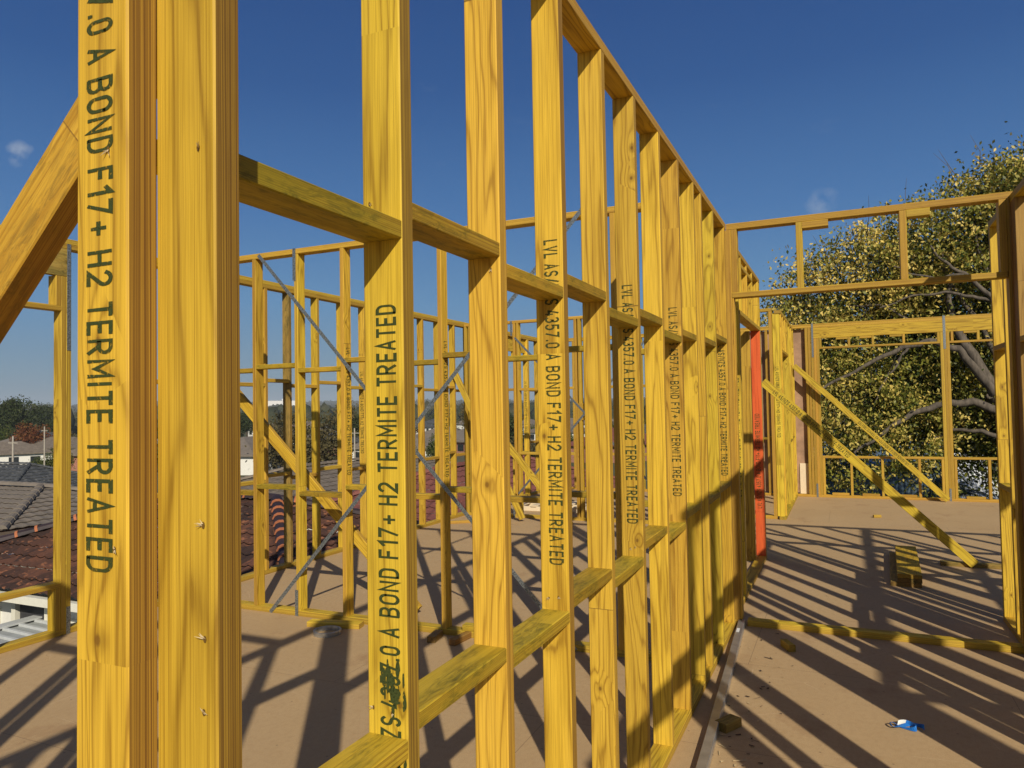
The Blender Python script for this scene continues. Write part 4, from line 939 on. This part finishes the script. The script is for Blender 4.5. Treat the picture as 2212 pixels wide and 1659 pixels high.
protos = [
 proto('gum_tree', 'gum', ((.018, .03, .012), (.045, .06, .022), (.08, .09, .04)), 'dark evergreen tree', 4.6, 6.2, 6500, .34, .85),
 proto('broadleaf_tree', 'broadleaf', ((.02, .035, .012), (.06, .08, .022), (.13, .13, .045)), 'green tree', 3.2, 4.0, 5200, .28, .8),
 proto('autumn_tree', 'autumnal', ((.06, .022, .014), (.15, .055, .028), (.20, .11, .035)), 'rusty autumn tree', 3.0, 3.9, 4800, .26, .9),
 proto('olive_tree', 'olivebrown', ((.035, .032, .018), (.09, .075, .035), (.14, .12, .06)), 'olive brown tree', 3.0, 3.6, 4600, .26, 1.0),
 proto('poplar_tree', 'poplar_y', ((.06, .05, .02), (.14, .11, .05), (.2, .16, .08)), 'slender pale tree', 1.5, 5.0, 3000, .22, 3.0),
]
GT = 'trees of the neighbourhood'
used = set()
def plant(k, x, y, sc_, label, dz=0):
    p = protos[k]; first = k not in used; used.add(k)
    o = p if first else p.copy()
    if not first:
        COL.objects.link(o)
        for ch in list(p.children): c = ch.copy(); COL.objects.link(c); c.parent = o
    o.location = (x, y, ground_z(x, y)-.3+dz); o.scale = (sc_,)*3; o.rotation_euler = (0, 0, (x*7+y*3) % 6.28)
    o['label'] = label; o['group'] = GT; placed.append((x, y, 3)); return o
def ray_at(x, y, dist): p = pix(x, y, dist); return p.x, p.y
for k, px, dist, sc_, lb in ((0, 35, 235, 1.35, 'large rounded dark evergreen on the skyline at far left'), (2, 68, 175, 1.15, 'rusty autumn tree in front of the dark rounded evergreen'), (1, 116, 105, .62, 'olive green bushy tree hugging the left jamb of the window opening'),
   (1, 80, 110, .45, 'low green bushy tree left of the slate roof'), (0, 104, 330, 1.3, 'wide dark evergreen right of the rounded skyline tree'), (1, 6, 210, 1.0, 'green tree at the left picture edge below the skyline'),
   (4, 1012, 160, 1.2, 'slender pale tree rising above the skyline between two studs'), (4, 746, 150, 1.3, 'slender pale tree breaking the skyline left of the upward stamped stud'),
   (3, 610, 95, 1.2, 'olive brown tree just left of the strapped stud'), (3, 700, 88, 1.1, 'wide olive brown tree in the middle distance above the tan roof'), (0, 765, 150, .8, 'dark evergreen right of the olive brown trees')):
    x, y = ray_at(px, 900, dist); plant(k, x, y, sc_, lb)
names = {0: 'dark evergreen tree among the distant houses', 1: 'green tree among the distant houses', 2: 'rusty autumn tree among the distant houses', 3: 'olive brown tree among the distant houses', 4: 'slender pale tree among the distant houses'}
cnt = 0
for i in range(900):
    az = rf.uniform(-68, -10); d = 80+rf.random()**.8*400
    x, y = d*math.sin(R(az)), d*math.cos(R(az))
    if not free(x, y, 2.0) or cnt > 150: continue
    if -60 < x < -6 and y < 44: continue
    if az < -56 and d < 230: continue
    k = rf.choices([0, 1, 2, 3], [3, 4, .5, 4])[0]; plant(k, x, y, rf.uniform(.5, .72) if d < 170 else rf.uniform(.6, .9), names[k]); cnt += 1
# far wood: countless crowns in one mass, out to the hills
def far_wood():
    rg = np.random.default_rng(9); n = 26000; az = R(1)*rg.uniform(-80, 25, n); d = 380+rg.uniform(0, 1, n)**.8*3600
    X = d*np.sin(az); Y = d*np.cos(az); Z = np.array([ground_z(a, b) for a, b in zip(X, Y)])
    base = [(math.cos(a)*c, math.sin(a)*c, s_) for s_, c in ((0, .8), (.55, 1.0), (.9, .6)) for a in [2*math.pi*k/6 for k in range(6)]]+[(0, 0, 1.08)]
    base = np.array(base); fb = []
    for l in range(2):
        for k in range(6): fb.append((l*6+k, l*6+(k+1) % 6, (l+1)*6+(k+1) % 6, (l+1)*6+k))
    nb = len(base); S_ = rg.uniform(3, 6.5, n)*(1+d/3500); H = S_*rg.uniform(.9, 1.9, n)
    V = base[None]*np.stack([S_, S_, H], 1)[:, None]*(1+rg.normal(size=(n, nb, 1))*.14)+np.stack([X, Y, Z-.5], 1)[:, None]
    q = np.array(fb); tq = np.array([(12+k, 12+(k+1) % 6, 18) for k in range(6)])
    Q = (q[None]+(np.arange(n)*nb)[:, None, None]).reshape(-1, 4); Tq = (tq[None]+(np.arange(n)*nb)[:, None, None]).reshape(-1, 3)
    me = bpy.data.meshes.new('woodland'); nq, ntq = len(Q), len(Tq)
    me.vertices.add(n*nb); me.vertices.foreach_set('co', V.reshape(-1).astype(np.float32))
    me.loops.add(nq*4+ntq*3); me.loops.foreach_set('vertex_index', np.concatenate([Q.reshape(-1), Tq.reshape(-1)]).astype(np.int32))
    me.polygons.add(nq+ntq); ls_ = np.concatenate([np.arange(nq)*4, nq*4+np.arange(ntq)*3]).astype(np.int32)
    me.polygons.foreach_set('loop_start', ls_); me.polygons.foreach_set('loop_total', np.concatenate([np.full(nq, 4), np.full(ntq, 3)]).astype(np.int32))
    me.update(calc_edges=True)
    g = G('far_foliage'); tc = g.n('ShaderNodeTexCoord'); nn = g.noise(g.vmath('MULTIPLY', tc.outputs['Object'], (.05, .05, .2)), 1, 4, .7); n2 = g.noise(g.vmath('MULTIPLY', tc.outputs['Object'], (.6, .6, .6)), 1, 4, .7)
    c = g.mix(g.ramp(nn, .35, .65), (.025, .038, .016), (.075, .07, .035)); c = g.mix(g.ramp(n2, .4, .7, 0, .6), c, (.015, .02, .012)); g.color(c); g.rough(.9)
    meta(link('woodland', me, g.m), 'distant tree cover running out to the low hills', kind='stuff')
far_wood()
M_FARW = simple('far_white_walls', (.75, .74, .72), .8, var=.05)
for k, (px, dist, w_, h_, lb) in enumerate(((600, 2300, 120, 14, 'long white building on the hill crest left of the strapped stud'), (800, 2200, 34, 16, 'small white block on the hills right of the slender tree'), (830, 1900, 26, 8, 'low white building on the hills above the dark roof'), (545, 1500, 40, 9, 'low pale building on the hill near the left stud'))):
    x, y = ray_at(px, 880, dist); t = thing('hill_building', (x, y, ground_z(x, y)), lb, 'building', 'white buildings on the far hills')
    a = math.atan2(x, y)
    def lk(nm, b, m): o = bpy.data.objects.new(nm, mesh(nm, *cuboid(*b))); COL.objects.link(o); o.data.materials.append(m); o.parent = t
    t.rotation_euler.z = -a
    z1 = ground_z(x, y); top = {600: 30, 800: 34, 830: 24, 545: 20}[px]
    lk('wall', (-w_/2, w_/2, -8, 8, -10, top), M_FARW); lk('roof', (-w_/2-.5, w_/2+.5, -8.5, 8.5, top+.01, top+1), M_ALU); lk('tower', (w_*.1, w_*.1+8, -4, 4, top+1.01, top+6), M_FARW)
# power poles
M_POLE = simple('pale_timber_pole', (.42, .38, .32), .8)
for px, dist, hh, lb in ((28, 62, 5.6, 'pale power pole in front of the tan gabled house at far left'), (96, 95, 6.5, 'pale power pole between the rusty tree and the jamb'), (766, 70, 5.5, 'pale power pole above the tan roof'), (560, 90, 7, 'power pole left of the olive brown trees')):
    x, y = ray_at(px, 950, dist); z = ground_z(x, y); t = thing('power_pole', (x, y, z), lb, 'power pole', 'power poles')
    tubes('pole', [[((x, y, z), .09), ((x, y, z+hh), .06)]], M_POLE, t); plain('crossarm', t, (x-.5, x+.5, y-.03, y+.03, z+hh-.5, z+hh-.43), M_POLE)

# ---------------------------------------------------------------- behind the back wall: shed, fence, palm, roof
def ribbed(name, a, b, mat):
    g = G(name); tc = g.n('ShaderNodeTexCoord'); P = tc.outputs['Object']; x, y, z = g.sep(P); n = g.noise(P, 2, 4, .6)
    c = g.mix(g.ramp(n, .3, .7), a, b); g.color(c); g.rough(.55); return g.m
M_BLUE = ribbed('blue_grey_steel', (.13, .19, .25), (.10, .15, .20), 0); M_WROOF = ribbed('white_steel', (.72, .74, .74), (.6, .62, .62), 0)
sh = thing('shed', (1.6, 29, GZ), 'blue grey corrugated steel shed beyond the yard fence', 'shed')
def corrug(name, p0, p1, z0, z1, mat, par, pitch=.19, amp=.035, top=None):
    p0 = Vector(p0); p1 = Vector(p1); L = (p1-p0).length; d = (p1-p0)/L; n_ = Vector((-d.y, d.x)); V = []; F = []; m_ = int(L/pitch*6)
    for i in range(m_+1):
        u = L*i/m_; o = amp*(1 if (i % 6) in (1, 2) else 0); q = p0+d*u+n_*o; zt_ = z1 if top is None else z1+(top-z1)*i/m_
        V += [(q.x, q.y, z0), (q.x, q.y, zt_)]
    for i in range(m_): F.append((2*i, 2*i+2, 2*i+3, 2*i+1))
    o = link(name, mesh(name, V, F), mat, par); md = o.modifiers.new('Solidify', 'SOLIDIFY'); md.thickness = .004; return o
corrug('wall', (-4.2, 28.5), (3.4, 28.5), GZ, -.55, M_BLUE, sh); corrug('wall', (3.4, 28.5), (3.4, 34), GZ, -.55, M_BLUE, sh)
link('roof', mesh('roof', [(-4.4, 28.2, -.55), (3.6, 28.2, -.55), (3.6, 34.2, .0), (-4.4, 34.2, .0), (-4.4, 28.2, -.62), (3.6, 28.2, -.62), (3.6, 34.2, -.07), (-4.4, 34.2, -.07)], [(0, 1, 2, 3), (7, 6, 5, 4), (0, 4, 5, 1), (1, 5, 6, 2), (2, 6, 7, 3), (3, 7, 4, 0)]), M_BLUE, sh)
fe = thing('fence', (0, 26, GZ), 'dark blue steel fence running behind the tree', 'fence'); corrug('panel', (-6, 26), (4.2, 26), GZ, -1.7, M_BLUE, fe, .25, .03)
ws = thing('outbuilding', (5, 29, GZ), 'small white steel roofed outbuilding right of the window post', 'outbuilding')
V = []; F = []
x0_, x1_, ya, yb, za, zb_ = 3.15, 4.15, 25.0, 29.0, -1.85, -.15
m_ = 40
for i in range(m_+1):
    u = i/m_; o = .03 if (i % 5) in (1, 2) else 0; xx = x0_+(x1_-x0_)*u; V += [(xx, ya, za+o), (xx, yb, zb_+o)]
for i in range(m_): F.append((2*i, 2*i+2, 2*i+3, 2*i+1))
o = link('roof', mesh('roof', V, F), M_WROOF, ws); md = o.modifiers.new('Solidify', 'SOLIDIFY'); md.thickness = .02
plain('wall', ws, (x0_+.1, x1_-.1, ya+.15, yb, GZ, za-.05), M_WHITE)
# picket fence
pf = thing('picket_fence', (5, 27, GZ), 'white picket fence beside the white roofed outbuilding', 'fence')
V = []; F = []
for i in range(14):
    v, f_ = cuboid(4.25+i*.16, 4.25+i*.16+.08, 27.5, 27.53, GZ, -.95+.1*math.sin(i)); k = len(V); V += v; F += [tuple(q+k for q in g_) for g_ in f_]
link('picket', mesh('picket', V, F), M_WHITE, pf)
plain('rail', pf, (4.2, 6.5, 27.535, 27.57, -1.4, -1.3), M_WHITE)
# palm
pm_ = thing('palm', (3.0, 22.5, GZ), 'dark feathery palm in front of the steel shed', 'palm'); V = []; F = []
rp_ = random.Random(4)
for k in range(16):
    a = k*2*math.pi/16+rp_.uniform(-.2, .2); L = rp_.uniform(1.1, 1.6); el = rp_.uniform(.3, 1.1); pts = []
    for j in range(9):
        s_ = j/8; rr = L*s_*math.cos(el*(1-s_*.3)); zz = L*(math.sin(el)*s_-.75*s_*s_)-.85
        pts.append(Vector((2.55+rr*math.cos(a), 22.5+rr*math.sin(a), zz)))
    for j in range(8):
        d = pts[j+1]-pts[j]; sd_ = Vector((-math.sin(a), math.cos(a), 0))
        for m_ in range(4):
            o = pts[j]+d*m_/4
            for sg in (-1, 1):
                tip = o+sd_*sg*.30*(1-j/11)+d*.9+Vector((0, 0, -.12)); b = len(V); V += [o, o+d*.16, tip]; F.append((b, b+1, b+2))
M_PALM = simple('palm_green', (.05, .075, .03), .5)
link('fronds', mesh('fronds', V, F), M_PALM, pm_); tubes('trunk', [[((2.55, 22.5, GZ), .14), ((2.55, 22.5, -.9), .11)]], M_BARKD, pm_)
# dark shrubs below the elm
def shrub(x, y, r, h, lb, tn=.25, seed=1):
    t = thing('shrub', (x, y, ground_z(x, y)), lb, 'shrub', 'shrubs under the elm'); rg = np.random.default_rng(seed); C = []
    for i in range(160):
        v = rg.normal(size=3); v /= np.linalg.norm(v); cc = np.array([x, y, GZ+h*.5])+v*np.array([r, r, h*.5])*rg.uniform(.5, 1)**.4; C.append(cc+rg.normal(size=(14, 3))*.13)
    C = np.concatenate(C); leaves('crown', C, None, .09, np.clip(rg.normal(size=len(C))*.15+tn, 0, 1), M_ELM, t, seed)
    tubes('stem', [[((x, y, GZ-.2), .05), ((x+.1, y, GZ+h*.6), .02)]], M_BARKD, t)
shrub(4.9, 23.5, 1.6, 3.9, 'dark shrub mass right of the window post below the elm', .18, 1); shrub(-2.2, 22.5, 1.5, 3.2, 'leafy shrub low at the left of the back window', .4, 2)
shrub(1.4, 24, 1.3, 2.6, 'dark shrub before the steel shed', .2, 3); shrub(7.2, 24, 2.2, 5, 'tall dark shrub at the right behind the lit stud', .2, 4)

# ---------------------------------------------------------------- haze over the suburbs
hz = bpy.data.meshes.new('haze'); V, F = cuboid(-5400, 5400, -5400, 5400, -30, 135); hz.from_pydata(V, [], F)
hm = bpy.data.materials.new('haze_air'); hm.use_nodes = True; t_ = hm.node_tree; t_.nodes.clear()
ho = t_.nodes.new('ShaderNodeOutputMaterial'); hp = t_.nodes.new('ShaderNodeVolumePrincipled'); t_.links.new(hp.outputs[0], ho.inputs['Volume'])
hp.inputs['Color'].default_value = (.80, .88, 1, 1); hp.inputs['Density'].default_value = .00016; hp.inputs['Anisotropy'].default_value = .0
ob_h = link('haze', hz, hm); meta(ob_h, 'thin air haze over the suburb', kind='stuff')
